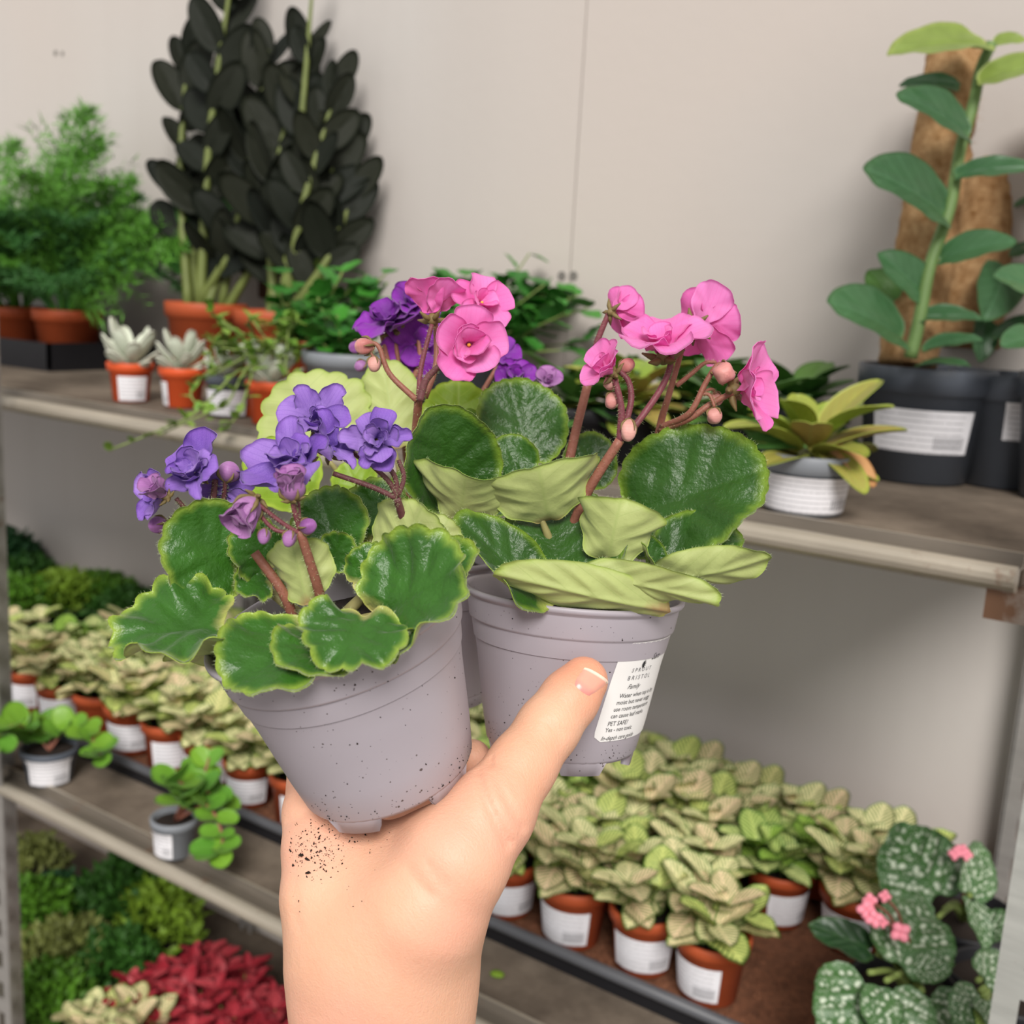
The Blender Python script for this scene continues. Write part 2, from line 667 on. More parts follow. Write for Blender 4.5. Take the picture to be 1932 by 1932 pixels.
def sd_chain(p, ch, fl):
    "distance to a chain of tapered capsules; fl flattens along z"
    best = None
    for (a, b) in zip(ch[:-1], ch[1:]):
        A, B = Q(*a[:3]), Q(*b[:3])
        s = np.array([1, 1, fl], np.float32)
        pa = (p - A) * s
        ba = (B - A) * s
        h = np.clip((pa @ ba) / (ba @ ba), 0, 1)
        d = np.sqrt(((pa - h[..., None] * ba) ** 2).sum(-1)) - (a[3] + (b[3] - a[3]) * h)
        best = d if best is None else smin(best, d, 0.003)
    return best


def smin(a, b, k):
    h = np.clip(0.5 + 0.5 * (b - a) / k, 0, 1)
    return b + (a - b) * h - k * h * (1 - h)


def hand_sdf(p):
    out = None
    for ch, fl, k in HAND:
        d = sd_chain(p, ch, fl)
        out = d if out is None else smin(out, d, k)
    for pts, dep, w in CREASES:
        best = None
        for a, b in zip(pts[:-1], pts[1:]):
            A, B = Q(*a), Q(*b)
            pa, ba = p - A, B - A
            h = np.clip((pa @ ba) / (ba @ ba), 0, 1)
            e = ((pa - h[..., None] * ba)[..., :2] ** 2).sum(-1)
            best = e if best is None else np.minimum(best, e)
        near = (p[..., 2] < pts[0][2] + 0.012)
        out = out + dep * np.exp(-best / (w * w)) * near
    return out


def surface_nets(f):
    ins = f < 0
    nx, ny, nz = f.shape
    acc = np.zeros((nx - 1, ny - 1, nz - 1, 3), np.float32)
    cnt = np.zeros((nx - 1, ny - 1, nz - 1), np.float32)
    c8 = {}
    for i in (0, 1):
        for j in (0, 1):
            for k in (0, 1):
                c8[i, j, k] = f[i:nx - 1 + i, j:ny - 1 + j, k:nz - 1 + k]
    ssum = sum((v < 0).astype(np.int8) for v in c8.values())
    act = (ssum > 0) & (ssum < 8)
    idx = np.argwhere(act)
    vals = {k: v[act] for k, v in c8.items()}
    pos = np.zeros((len(idx), 3), np.float32)
    n = np.zeros(len(idx), np.float32)
    keys = list(vals)
    for a in range(8):
        for b in range(a + 1, 8):
            A, B = np.array(keys[a]), np.array(keys[b])
            if np.abs(A - B).sum() != 1:
                continue
            va, vb = vals[keys[a]], vals[keys[b]]
            cr = (va < 0) != (vb < 0)
            t = np.where(cr, va / np.where(va - vb == 0, 1, va - vb), 0)
            pos += np.where(cr[:, None], A + t[:, None] * (B - A), 0)
            n += cr
    pos = idx + pos / n[:, None]
    vid = -np.ones(act.shape, np.int64)
    vid[act] = np.arange(len(idx))
    quads = []
    for axis in range(3):
        sl0 = [slice(None)] * 3
        sl1 = [slice(None)] * 3
        sl0[axis] = slice(0, -1)
        sl1[axis] = slice(1, None)
        a, b = ins[tuple(sl0)], ins[tuple(sl1)]
        e = np.argwhere(a != b)
        u, v = (axis + 1) % 3, (axis + 2) % 3
        ok = (e[:, u] > 0) & (e[:, v] > 0) & (e[:, u] < f.shape[u] - 1) & (e[:, v] < f.shape[v] - 1)
        e = e[ok]
        du = np.eye(3, dtype=int)[u]
        dv = np.eye(3, dtype=int)[v]
        q = np.stack([vid[tuple((e - du - dv).T)], vid[tuple((e - dv).T)], vid[tuple(e.T)], vid[tuple((e - du).T)]], 1)
        fl = ~a[tuple(e.T)]
        q[fl] = q[fl][:, ::-1]
        quads.append(q)
    return pos, np.concatenate(quads)


def grid_field():
    fld = np.empty(tuple(dims), np.float32)
    for i0 in range(0, dims[0], 24):
        g = np.stack(np.meshgrid(ax_[0][i0:i0 + 24], ax_[1], ax_[2], indexing='ij'), -1)
        fld[i0:i0 + 24] = hand_sdf(g)
    return fld


def skin_mat():
    m = Mat('skin', 0.47, 0.38)
    co = m.coord()
    red = m.attr('red')
    n1 = m.noise(38, 4, 0.6, co)
    c = m.mix(n1, lin('#e0a685'), lin('#efbfa2'))
    c = m.mix(m.ramp(m.noise(14, 2, 0.5, co), 0.45, 0.7), c, lin('#e9aa94'))
    c = m.mix(m.math('MULTIPLY', red, 0.75), c, lin('#e58f70'))
    m.color(c)
    m.b.inputs['Subsurface Weight'].default_value = 0.22
    m.b.inputs['Subsurface Radius'].default_value = (1.0, 0.45, 0.28)
    m.b.inputs['Subsurface Scale'].default_value = 0.0035
    mp = m.n('Mapping', {'Vector': co, 'Rotation': (0.3, 0.5, 0.9), 'Scale': (1.0, 3.2, 1.0)}).outputs[0]
    fine = m.math('ADD', m.math('MULTIPLY', m.noise(420, 4, 0.6, mp), 0.55), m.math('MULTIPLY', m.noise(1500, 2, 0.6, co), 0.35))
    m.bump(fine, 0.42, 0.0009)
    return m.m


M_skin = skin_mat()
fld = grid_field()
hv, hf = surface_nets(fld)
hv = g0 + hv * STEP
tipc = Q(1101, 1282, 0.353)
redv = np.clip(1 - np.linalg.norm(hv - tipc, axis=1) / 0.016, 0, 1) ** 0.8
kn = Q(560, 1500, 0.36)
redv = np.maximum(redv, 0.75 * np.clip(1 - np.linalg.norm(hv - kn, axis=1) / 0.016, 0, 1))
redv = np.maximum(redv, 0.35 * np.clip(1 - np.linalg.norm(hv - Q(960, 1470, 0.335), axis=1) / 0.02, 0, 1))
HANDO = P(722, 1932, 0.338)
hand_root = thing('hand', 'bare left hand reaching up and holding three grey pots of violets', 'hand', HANDO)
hw = CAM + hv @ WM.T.astype(np.float32)
part('skin', hw, hf, M_skin, hand_root, attrs={'red': redv}, origin=HANDO)


def on_hand(px, py, d0=0.285):
    "first skin point along the sight line of a pixel (camera coordinates)"
    d = d0
    for _ in range(60):
        s = float(hand_sdf(Q(px, py, d)[None])[0])
        if s < 0.00015:
            return Q(px, py, d)
        d += max(s * 0.9, 0.0001)
        if d > 0.45:
            return None
    return None


def hand_normal(q):
    e = 0.0006
    g = [float(hand_sdf((q + np.eye(3, dtype=np.float32)[i] * e)[None])[0] - hand_sdf((q - np.eye(3, dtype=np.float32)[i] * e)[None])[0]) for i in range(3)]
    return unit(g)


# thumb nail: a patch lying on the thumb, slightly proud, with a pale free edge
nm = Mat('nail', 0.28, 0.5)
al = nm.attr('along')
nm.color(nm.mix(nm.ramp(al, 0.86, 0.92), nm.mix(nm.ramp(al, 0.0, 0.4), lin('#e08c86'), lin('#eda893')), lin('#f6dcc8')))
nm.b.inputs['Subsurface Weight'].default_value = 0.2
nm.b.inputs['Subsurface Scale'].default_value = 0.002
c0, c1, c2, c3 = (np.array(v, float) for v in ((1078, 1292), (1111, 1318), (1150, 1288), (1101, 1258)))
V, at_a = [], []
NU, NV = 10, 12
for j in range(NV + 1):
    for i in range(NU + 1):
        u, v = i / NU, j / NV
        # rounded outline
        uu = 0.5 + (u - 0.5) * (0.80 + 0.2 * math.sin(PI * min(1, v * 0.5 + 0.15)))
        vv = v + (0.10 * (1 - v) * (4 * (u - 0.5) ** 2)) + 0.06 * v * (1 - 4 * (u - 0.5) ** 2)
        pp = (c0 * (1 - uu) + c1 * uu) * (1 - vv) + (c3 * (1 - uu) + c2 * uu) * vv
        q = on_hand(pp[0], pp[1])
        if q is None:
            q = Q(pp[0], pp[1], 0.3505)
        edge_ = min(u, 1 - u, v * 0.8) * 6
        nn = hand_normal(q)
        lift = 0.0006 * min(1, edge_) - 0.0002
        V.append(q + nn * lift)
        at_a.append(v)
Fs = [(j * (NU + 1) + i, j * (NU + 1) + i + 1, (j + 1) * (NU + 1) + i + 1, (j + 1) * (NU + 1) + i) for j in range(NV) for i in range(NU)]
Vn = CAM + np.array(V) @ WM.T
part('thumbnail', Vn, [f[::-1] for f in Fs], nm.m, hand_root, attrs={'along': at_a}, origin=HANDO)


# ------------------------------------------------------------------ violet pots
def grey_pot_mat():
    m = Mat('grey_plastic_pot', 0.42, 0.42)
    co = m.coord()
    c = m.mix(m.noise(30, 3, 0.5, co), lin('#a69ea6'), lin('#b0a9b1'))
    # soil specks and smears stuck to the plastic
    sp = m.n('TexVoronoi', {'Vector': co, 'Scale': 420.0}).outputs['Distance']
    dens = m.ramp(m.noise(55, 3, 0.6, co), 0.44, 0.66)
    spot = m.math('LESS_THAN', sp, m.math('MULTIPLY', dens, 0.16))
    sp2 = m.n('TexVoronoi', {'Vector': co, 'Scale': 170.0}).outputs['Distance']
    spot2 = m.math('LESS_THAN', sp2, m.math('MULTIPLY', m.ramp(m.noise(38, 4, 0.7, co), 0.50, 0.68), 0.15))
    c = m.mix(m.math('MULTIPLY', m.math('MAXIMUM', spot, spot2), 0.85), c, lin('#3f322b'))
    m.color(c)
    m.bump(m.noise(300, 2, 0.5, co), 0.05, 0.0005)
    return m.m


M_vpot = grey_pot_mat()
M_soil = plain('potting_soil', '#2e231c', 0.95, 0.4, 300, 0.8)
M_vtop = leaf_mat('violet_leaf_upper', '#30591a', '#98b83e', '#b9bd62', 0.955, 0.06, 0.36, 0.16, None, 0.42, 0.9, 520, 0.22)
M_vund = leaf_mat('violet_leaf_under', '#c4cf84', '#a6c04a', '#b08a62', 0.97, 0.07, 0.55, 0.28, '#b3c473', 0.12, 0.30, 400, 0.25)
M_vtop2 = leaf_mat('violet_leaf_upper_variegated', '#37681e', '#adc64e', '#cdbf78', 0.945, 0.14, 0.33, 0.16, None, 0.40, 0.8, 560, 0.22)
M_vlime = leaf_mat('violet_leaf_lime', '#8fb02e', '#c4dc55', '#c2b86a', 0.94, 0.06, 0.45, 0.35, '#a9c24a', 0.15, 0.3, 600, 0.25)
M_hair = plain('fine_plant_hair', '#c3cf9c', 0.6, 0.05)
POT_R, POT_B, POT_H = 0.0392, 0.0272, 0.0600
POT_PROF = [(0.001, 0.0045), (POT_B - 0.004, 0.0040), (POT_B - 0.0008, 0.0042), (POT_B, 0.0055), (POT_B + 0.0022, 0.0160), (0.0328, 0.0360), (0.0353, 0.0478),
            (0.0355, 0.0484), (0.0366, 0.0490), (0.0368, 0.0496), (0.0379, 0.0566), (0.0380, 0.0572), (0.0391, 0.0578), (0.0396, 0.0586), (0.0396, 0.0594), (0.0391, 0.0600),
            (0.0381, 0.0598), (0.0374, 0.0585), (0.0362, 0.0500), (0.0345, 0.0420)]


def rot_about(base, top, spin=0.0):
    "matrix of a pot standing on base with its axis towards top"
    z = unit(np.array(top) - np.array(base))
    x = unit(np.cross((0.2, 0.9, 0.1), z))
    y = np.cross(z, x)
    c, s = math.cos(spin), math.sin(spin)
    x, y = c * x + s * y, c * y - s * x
    return np.stack([x, y, z], 1)


def pot_world(V, base, R):
    return np.asarray(base) + np.asarray(V) @ R.T


def violet_pot(root, base, R, origin):
    V, Fs = lathe(POT_PROF, 72)
    V, Fs = [V], list(Fs)
    k = len(V[0])
    nf = 5
    for i in range(nf):                       # trapezoid feet under the base
        a0 = 2 * PI * i / nf
        w0, w1 = 0.36, 0.27
        pts = []
        for (w, z, ro, ri) in ((w0, 0.0054, POT_B - 0.0004, POT_B - 0.004), (w1, 0.0, POT_B - 0.0014, POT_B - 0.0045)):
            for t in np.linspace(-w, w, 6):
                pts.append((ro * math.cos(a0 + t), ro * math.sin(a0 + t), z))
            for t in np.linspace(-w, w, 6):
                pts.append((ri * math.cos(a0 + t), ri * math.sin(a0 + t), z))
        V.append(np.array(pts))
        for j in range(5):
            Fs.append((k + j, k + 12 + j, k + 13 + j, k + j + 1)[::-1])
            Fs.append((k + 6 + j, k + 18 + j, k + 19 + j, k + 7 + j))
            Fs.append((k + 12 + j, k + 18 + j, k + 19 + j, k + 13 + j)[::-1])
        Fs.append((k, k + 6, k + 18, k + 12))
        Fs.append((k + 5, k + 17, k + 23, k + 11))
        k += 24
    o = part('pot', pot_world(np.concatenate(V), base, R), Fs, M_vpot, root, origin=origin)
    V, Fs = lathe([(0.0005, 0.0525), (0.012, 0.0520), (0.024, 0.0508), (0.0362, 0.0500)], 40)
    rg = np.random.RandomState(3)
    V[:, 2] += rg.uniform(-0.0007, 0.0012, len(V))
    part('soil', pot_world(V, base, R), Fs, M_soil, root, origin=origin)
    return o


def stem(root, origin, pts, r0, r1, mat, name='flower_stem', hairs=120, seed=0):
    w = np.array([P(*p) for p in pts])
    V, Fs = tube(w, np.linspace(r0, r1, 8), 10, 8)
    o = part(name, V, Fs, mat, root, origin=origin)
    if hairs:
        rg = np.random.RandomState(seed + len(pts) * 7)
        path = smooth_path(w, 8)
        hv_, hf_ = [], []
        for _ in range(hairs):
            i = rg.randint(0, len(path) - 1)
            a, b = path[i], path[i + 1]
            tdir = unit(b - a)
            d = unit(np.cross(tdir, rg.normal(size=3)))
            base_ = a + (b - a) * rg.rand() + d * (r0 + (r1 - r0) * i / len(path)) * 0.95
            sd_ = unit(np.cross(d, tdir)) * 0.00005
            k = len(hv_)
            tipp = base_ + d * rg.uniform(0.0007, 0.0014) + tdir * rg.uniform(-0.0003, 0.0003)
            hv_ += [base_ - sd_, base_ + sd_, tipp, base_ + tdir * 0.00006]
            hf_ += [(k, k + 1, k + 2), (k, k + 3, k + 2)]
        h = part('hairs', np.array(hv_), hf_, M_hair, o, origin=origin, smooth=False)
        h['kind'] = 'stuff'
    return o


def leaf_hairs(leaf, origin_unused=None, n=260, seed=1):
    "downy fringe along the rim of a leaf, in the leaf's own coordinates"
    me = leaf.data
    N = len(me.vertices) // 2
    co = np.empty(len(me.vertices) * 3)
    me.vertices.foreach_get('co', co)
    co = co.reshape(-1, 3)
    e = np.empty(len(me.vertices), np.float32)
    me.attributes['edge'].data.foreach_get('value', e)
    rim = np.where(e[:N] > 0.999)[0]
    inner = rim - len(rim)
    rg = np.random.RandomState(seed)
    hv_, hf_ = [], []
    for _ in range(n):
        i = rg.randint(0, len(rim))
        j = (i + 1) % len(rim)
        t = rg.rand()
        a = co[rim[i]] * (1 - t) + co[rim[j]] * t
        out = unit(a - co[inner[i]])
        tg = unit(co[rim[j]] - co[rim[i]] + 1e-9)
        d = unit(out + rg.normal(size=3) * 0.45)
        k = len(hv_)
        hv_ += [a - tg * 0.000035, a + tg * 0.000035, a + d * rg.uniform(0.0009, 0.0012)]
        hf_ += [(k, k + 1, k + 2)]
    h = part('hairs', np.array(hv_), hf_, M_hair, leaf, smooth=False)
    h['kind'] = 'stuff'


# ---- petals, flowers, buds
def petal_mat(name, main, pale, deep, trans=0.25):
    m = Mat(name, 0.5, 0.35)
    a, e, s = m.attr('along'), m.attr('edge'), m.attr('side')
    rv = m.n('ObjectInfo').outputs['Random']
    c = m.mix(m.ramp(a, 0.1, 0.95), lin(deep), lin(main))
    c = m.mix(m.math('MULTIPLY', m.ramp(m.noise(120, 3), 0.4, 0.75), 0.55), c, lin(pale))
    c = m.mix(m.math('MULTIPLY', rv, 0.5), c, lin(pale))
    st = m.math('ABSOLUTE', m.math('SUBTRACT', m.math('FRACT', m.math('MULTIPLY', s, 4.0)), 0.5))
    c = m.mix(m.math('MULTIPLY', m.ramp(st, 0.10, 0.0), 0.22), c, lin(deep))
    m.color(c)
    m.b.inputs['Sheen Weight'].default_value = 0.2
    m.bump(m.noise(500, 2), 0.2, 0.0004)
    m.translucent(c, trans)
    return m.m


M_pink = petal_mat('pink_petal', '#ff88d8', '#ffbaf0', '#f75cc2', 0.45)
M_purp = petal_mat('violet_petal', '#8650ca', '#cfa8f0', '#4f26a2', 0.28)  # pale lavender mixed into the colour stands in for petal highlights
M_dark = petal_mat('deep_purple_petal', '#7d1f9e', '#a838c8', '#4b0f6c', 0.15)
M_mauve = petal_mat('mauve_bud', '#a55fae', '#c893c6', '#6d3478', 0.15)
M_pbud = petal_mat('pink_bud', '#d98a86', '#f3c4b6', '#a85a55', 0.12)
M_brown = plain('reddish_flower_stem', '#96604f', 0.5, 0.22, 120, 0.2)
M_maroon = plain('maroon_flower_stalk', '#7b4149', 0.5, 0.25, 120, 0.2)
M_pbrown = plain('purple_brown_stalk', '#6d4244', 0.5, 0.25, 120, 0.2)
M_sepal = plain('brown_green_sepal', '#7c6a42', 0.6, 0.2, 100)
M_pollen = plain('yellow_pollen', '#f0c24a', 0.6)


def petal_set(mat, nm):
    out = []
    for k in range(6):
        out.append(shared_leaf(nm, [mat, mat], W=0.98, p=0.72, skew=-0.30, cup=0.25 + 0.35 * rnd.random(), bend=rnd.uniform(-0.9, 0.6), ruf=0.060, rk=2 + k % 3,
                               scal=0.04, nsc=5 + k, tip=0.05, mid=0.03, thick=0.03, rings=6, secs=36, seed=k + 11))
    return out


def loose_set(mat, nm):
    out = []
    for k in range(6):
        out.append(shared_leaf(nm, [mat, mat], W=(.72, .95, .62, .85, 1.0, .7)[k], p=0.8, skew=-0.25, cup=(.3, .8, 1.1, .5, -.4, .7)[k], bend=(-1.2, .7, -.5, 1.1, -.8, .2)[k], ruf=0.075, rk=2 + k % 3,
                               scal=0.04, nsc=5 + k, tip=0.12, mid=0.04, thick=0.03, rings=6, secs=36, seed=k + 21))
    return out


PET = {'pink': petal_set(M_pink, 'pink_petal'), 'purple': loose_set(M_purp, 'violet_petal'), 'dark': petal_set(M_dark, 'deep_purple_petal'), 'mauve': petal_set(M_mauve, 'mauve_petal')}


def flower(root, origin, c, face, r, kind, open_=0.35, n_out=5, n_in=6, seed=0, inner=0.62, squash=None, spin=None):
    "c = (px, py, depth); face = viewing direction of the flower (camera frame); r in metres"
    rg = random.Random(seed * 13 + 5)
    C0 = P(*c)
    f = CV(*face)
    s = unit(np.cross(f, (0.21, 0.35, 0.9)))
    u = np.cross(f, s)
    # calyx: little tube and five sepals behind the petals
    pv, pf = blob(C0 - f * r * 0.16, r * 0.15, f, 10, 6, 1.2)
    sp_ = [(pv, pf)]
    for k in range(5):
        a = 2 * PI * k / 5 + 0.4
        d = unit(math.cos(a) * s + math.sin(a) * u)
        st_ = C0 - f * r * 0.2
        en = st_ + (d * 0.55 + f * 0.12) * r * 0.85
        sp_.append(tube([st_, (st_ + en) / 2 - f * r * 0.03, en], [r * 0.055, r * 0.085, r * 0.02], 6, 3))
    V, Fs = merge(*sp_)
    fo = part('flower', V, Fs, M_sepal, root, origin=origin)
    sp0 = rg.uniform(0, 6.28) if spin is None else spin
    for k in range(n_out):
        a = 2 * PI * k / n_out + sp0 + rg.uniform(-0.18, 0.18)
        d = unit(math.cos(a) * s + math.sin(a) * u)
        op = open_ + rg.uniform(-0.16, 0.2)
        dr = math.cos(op) * d + math.sin(op) * f
        nn = math.cos(op) * f - math.sin(op) * d
        L = r * (rg.uniform(0.78, 1.22) if kind == 'purple' else rg.uniform(0.9, 1.1))
        if squash:
            L *= 1 - squash[2] * max(0.0, d.dot(CV(squash[0], squash[1], 0)))
        b = C0 + d * r * 0.04 + f * 0.0002 * k
        place('petal', PET[kind][rg.randrange(6)], fo, origin, b, b + dr * L, nn)
    for k in range(n_in):
        a = 2 * PI * k / n_in + sp0 + 0.5 + rg.uniform(-0.35, 0.35)
        d = unit(math.cos(a) * s + math.sin(a) * u)
        op = open_ + (rg.uniform(0.1, 1.1) if kind == 'purple' else rg.uniform(0.35, 0.85))
        dr = math.cos(op) * d + math.sin(op) * f
        nn = math.cos(op) * f - math.sin(op) * d
        L = r * inner * rg.uniform(0.75, 1.1)
        b = C0 + f * r * 0.08 + d * r * 0.05
        place('petal', PET[kind][rg.randrange(6)], fo, origin, b, b + dr * L, nn)
    if n_in and kind == 'pink':
        cv_, cf_ = blob(C0 + f * r * 0.16, r * 0.05, f, 8, 5, 1.3)
        part('stamen', cv_, cf_, M_pollen, fo, origin=origin)
    return fo


def bud(root, origin, c, r, axis, mat, stretch=1.25, seed=0, sepals=4):
    C0 = P(*c)
    ax = CV(*axis)
    V, Fs = blob(C0, r * 0.92, ax, 20, 12, stretch, 0.11, 4)
    at = np.clip(((V - C0) @ ax) / (r * stretch) * 0.5 + 0.5, 0, 1)
    o = part('bud', V, Fs, mat, root, attrs={'along': at, 'edge': at * 0, 'side': at * 2}, origin=origin)
    s = unit(np.cross(ax, (0.3, 0.8, 0.1)))
    u = np.cross(ax, s)
    pr = []
    for k in range(sepals):
        a = 2 * PI * k / sepals + seed
        d = math.cos(a) * s + math.sin(a) * u
        p0 = C0 - ax * r * stretch * 0.98
        p1 = C0 - ax * r * stretch * 0.45 + d * r * 0.93
        p2 = C0 + ax * r * stretch * 0.15 + d * r * 1.06
        pr.append(tube([p0, p1, p2], [r * 0.16, r * 0.17, r * 0.03], 6, 4))
    V, Fs = merge(*pr)
    part('sepals', V, Fs, M_sepal, o, origin=origin)
    return o


def violet_leaf(root, origin, b, t, n, mats, W=0.95, hairs=170, **kw):
    base_ = dict(scal=0.05, nsc=20, notch=0.22, quilt=0.016, cup=0.55, ruf=0.03, rk=4, rings=14, secs=96, skew=0.08, mid=0.02)
    base_.update(kw)
    o = put_leaf('leaf', root, origin, P(*b), P(*t), CV(*n), mats, W=W, **base_)
    if hairs:
        leaf_hairs(o, n=hairs, seed=int(b[0]))
    return o


def petiole(root, origin, pts, r=0.0019, mat=None):
    V, Fs = tube([P(*p) for p in pts], [r * 1.15, r * 0.9, r * 0.45], 9, 6)
    return part('petiole', V, Fs, mat or M_pet, root, origin=origin)


M_pet = plain('pale_leaf_petiole', '#9c9460', 0.5, 0.25, 120)
TOP, UND = [M_vtop, M_vund], None
M_A = [M_vtop2, M_vund]
M_B = [M_vtop, M_vund]
M_C = [M_vlime, M_vund]

# ---- violet with pale purple flowers (front left)
bA, tA = P(742, 1474, 0.3475), P(637, 1177, 0.3300)
tA = bA + unit(tA - bA) * POT_H
RA = rot_about(bA, tA, 0.16)
vA = thing('potted_violet', 'grey pot of african violet with ruffled leaves and pale purple double flowers, nearest the camera', 'potted plant', bA)
violet_pot(vA, bA, RA, bA)
oA = bA
LA = [
    # base, tip, facing, mats, W, extras
    ((462, 1172, .316), (204, 1206, .306), (.04, .90, .43), M_A, 1.12, dict(nsc=18, scal=.12, cupL=.5, cupR=.8, bend=-.15, ruf=.06, rk=5, notch=.30, quilt=.03)),
    ((478, 1092, .336), (312, 985, .322), (.05, .35, .92), M_A, 1.05, dict(scal=.06, nsc=16, cupL=.25, cupR=.75, ruf=.04, bend=-.25)),
    ((520, 1100, .334), (440, 1092, .330), (.3, .6, .75), M_A, 1.3, dict(scal=.10, nsc=12, ruf=.07, cup=.5)),
    ((605, 1190, .312), (440, 1306, .2885), (-.28, .60, .75), M_A, 1.12, dict(scal=.06, nsc=20, cupL=.35, cupR=.6, bend=-.45, ruf=.045, notch=.12)),
    ((640, 1205, .306), (560, 1272, .2865), (-.1, .55, .82), M_A, 1.3, dict(scal=.06, nsc=16, cup=.4, bend=-.5, ruf=.05)),
    ((690, 1185, .309), (884, 1056, .297), (-.25, .58, .78), M_A, 1.12, dict(scal=.08, nsc=20, cupL=.75, cupR=.65, ruf=.06, rk=5, bend=-.15, quilt=.03)),
    ((702, 1148, .304), (632, 1266, .2835), (-.02, .58, .82), M_A, 1.22, dict(scal=.09, nsc=16, cup=.35, bend=-.5, ruf=.065, rk=5, quilt=.03)),
    ((720, 1170, .322), (893, 1022, .315), (-.55, .25, .80), M_A, 0.62, dict(scal=.05, nsc=18, cup=.3)),
    ((735, 1075, .345), (802, 952, .338), (.45, .25, -.86), M_A, 1.25, dict(scal=.06, nsc=18, cup=.55, ruf=.05, notch=.1)),
    ((800, 1062, .352), (848, 975, .352), (.1, .3, -.95), M_A, 1.15, dict(scal=.07, nsc=16, cup=.45)),
    ((584, 1140, .322), (548, 1012, .318), (.15, .25, -.95), M_A, 1.0, dict(scal=.04, nsc=16, cup=.85, ruf=.05, notch=.0, skew=-.2)),
    ((520, 1085, .336), (452, 985, .330), (.1, .35, .92), M_A, 1.0, dict(scal=.08, nsc=16, ruf=.06, cup=.6)),
    ((650, 1060, .352), (598, 918, .356), (-.1, .2, .95), M_A, 1.0, dict(scal=.06, nsc=18, cup=.5, ruf=.04)),
    ((700, 1040, .362), (722, 900, .366), (.15, .2, .95), M_A, 1.05, dict(scal=.06, nsc=18, cup=.5, ruf=.05)),
    ((620, 1075, .348), (655, 1005, .345), (.1, .5, .85), M_A, 1.0, dict(scal=.10, nsc=12, cup=.5, ruf=.06)),
    ((480, 1215, .322), (312, 1242, .326), (.0, .75, -.5), M_A, 0.55, dict(scal=.05, nsc=16, cup=.3)),
    ((660, 1110, .338), (735, 1035, .336), (.0, .6, .8), M_A, 1.0, dict(scal=.08, nsc=14, cup=.5, ruf=.05)),
    ((560, 1110, .340), (560, 1040, .345), (.0, .4, .9), M_A, 1.1, dict(scal=.08, nsc=14, cup=.5, ruf=.05)),
    ((640, 1160, .318), (590, 1200, .308), (.0, .75, .65), M_A, 1.1, dict(scal=.08, nsc=12, cup=.4, ruf=.05)),
]
for i, (b, t, n, mt, W, kw) in enumerate(LA):
    violet_leaf(vA, oA, b, t, n, mt, W, seed=i + 1, **kw)
for pts in ([(600, 1215, .332), (520, 1225, .322), (448, 1182, .317)], [(600, 1190, .336), (540, 1140, .337), (474, 1090, .3365)], [(610, 1190, .335), (600, 1160, .326), (584, 1135, .322)],
            [(620, 1190, .335), (660, 1175, .322), (706, 1160, .311)], [(630, 1180, .340), (690, 1120, .348), (735, 1075, .346)]):
    petiole(vA, oA, pts)
SA = [
    ([(615, 1180, .330), (600, 1110, .318), (565, 1000, .310)], .0016, .0013, M_brown),
    ([(560, 1190, .330), (535, 1120, .324), (480, 1042, .322)], .0016, .0014, M_brown),
    ([(568, 1008, .310), (530, 985, .308), (480, 945, .306)], .0007, .0006, M_maroon),
    ([(566, 1000, .310), (556, 965, .308), (549, 930, .307)], .0008, .0007, M_maroon),
    ([(567, 1005, .310), (520, 1000, .309), (487, 968, .308)], .0006, .0006, M_maroon),
    ([(566, 1004, .310), (563, 960, .312), (562, 940, .318)], .0007, .0006, M_maroon),
    ([(770, 1080, .352), (765, 1000, .345), (748, 938, .338)], .0015, .0012, M_pbrown),
    ([(748, 940, .338), (700, 918, .336), (628, 893, .334)], .0009, .0008, M_pbrown),
    ([(749, 938, .338), (735, 910, .336), (702, 878, .334)], .0009, .0007, M_pbrown),
    ([(749, 938, .338), (745, 900, .336), (720, 865, .334)], .0009, .0007, M_pbrown),
    ([(752, 934, .338), (762, 900, .337), (752, 868, .336)], .0008, .0007, M_pbrown),
    ([(700, 878, .336), (660, 850, .338), (615, 815, .338)], .0008, .0007, M_pbrown),
    ([(470, 1090, .340), (430, 1010, .338), (404, 960, .334), (406, 905, .332)], .0012, .0009, M_pbrown),
    ([(425, 985, .338), (422, 950, .336), (426, 905, .333)], .0008, .0007, M_pbrown),
    ([(400, 1000, .336), (358, 968, .332), (332, 940, .330)], .0008, .0007, M_pbrown),
    ([(380, 1000, .338), (340, 975, .334), (312, 985, .332)], .0006, .0006, M_pbrown),
]
for i, (pts, r0, r1, mt) in enumerate(SA):
    stem(vA, oA, pts, r0, r1, mt, seed=i)
flower(vA, oA, (372, 892, .330), (-.25, .45, .85), .0108, 'purple', .30, 5, 9, 1, .7)
flower(vA, oA, (303, 930, .330), (-.65, .05, .72), .0085, 'purple', .45, 5, 4, 2)
flower(vA, oA, (425, 925, .336), (.1, -.3, .9), .0085, 'purple', .1, 5, 0, 22)
flower(vA, oA, (598, 800, .337), (.15, .45, .85), .0105, 'purple', .55, 6, 7, 3)
flower(vA, oA, (556, 878, .322), (-.25, .50, .80), .0150, 'purple', .42, 5, 8, 4, .62)
flower(vA, oA, (625, 850, .332), (.55, .35, .65), .0100, 'purple', .55, 4, 0, 7)
flower(vA, oA, (710, 832, .333), (.10, .12, .98), .0103, 'purple', .22, 6, 9, 5, .7)
bud(vA, oA, (432, 890, .333), .0033, (.3, .95, .1), M_mauve, 1.05)
bud(vA, oA, (298, 990, .332), .0026, (-.9, -.2, .3), M_mauve, 1.2)
flower(vA, oA, (477, 948, .306), (-.45, -.70, .50), .0090, 'mauve', 1.12, 5, 3, 31, .8)
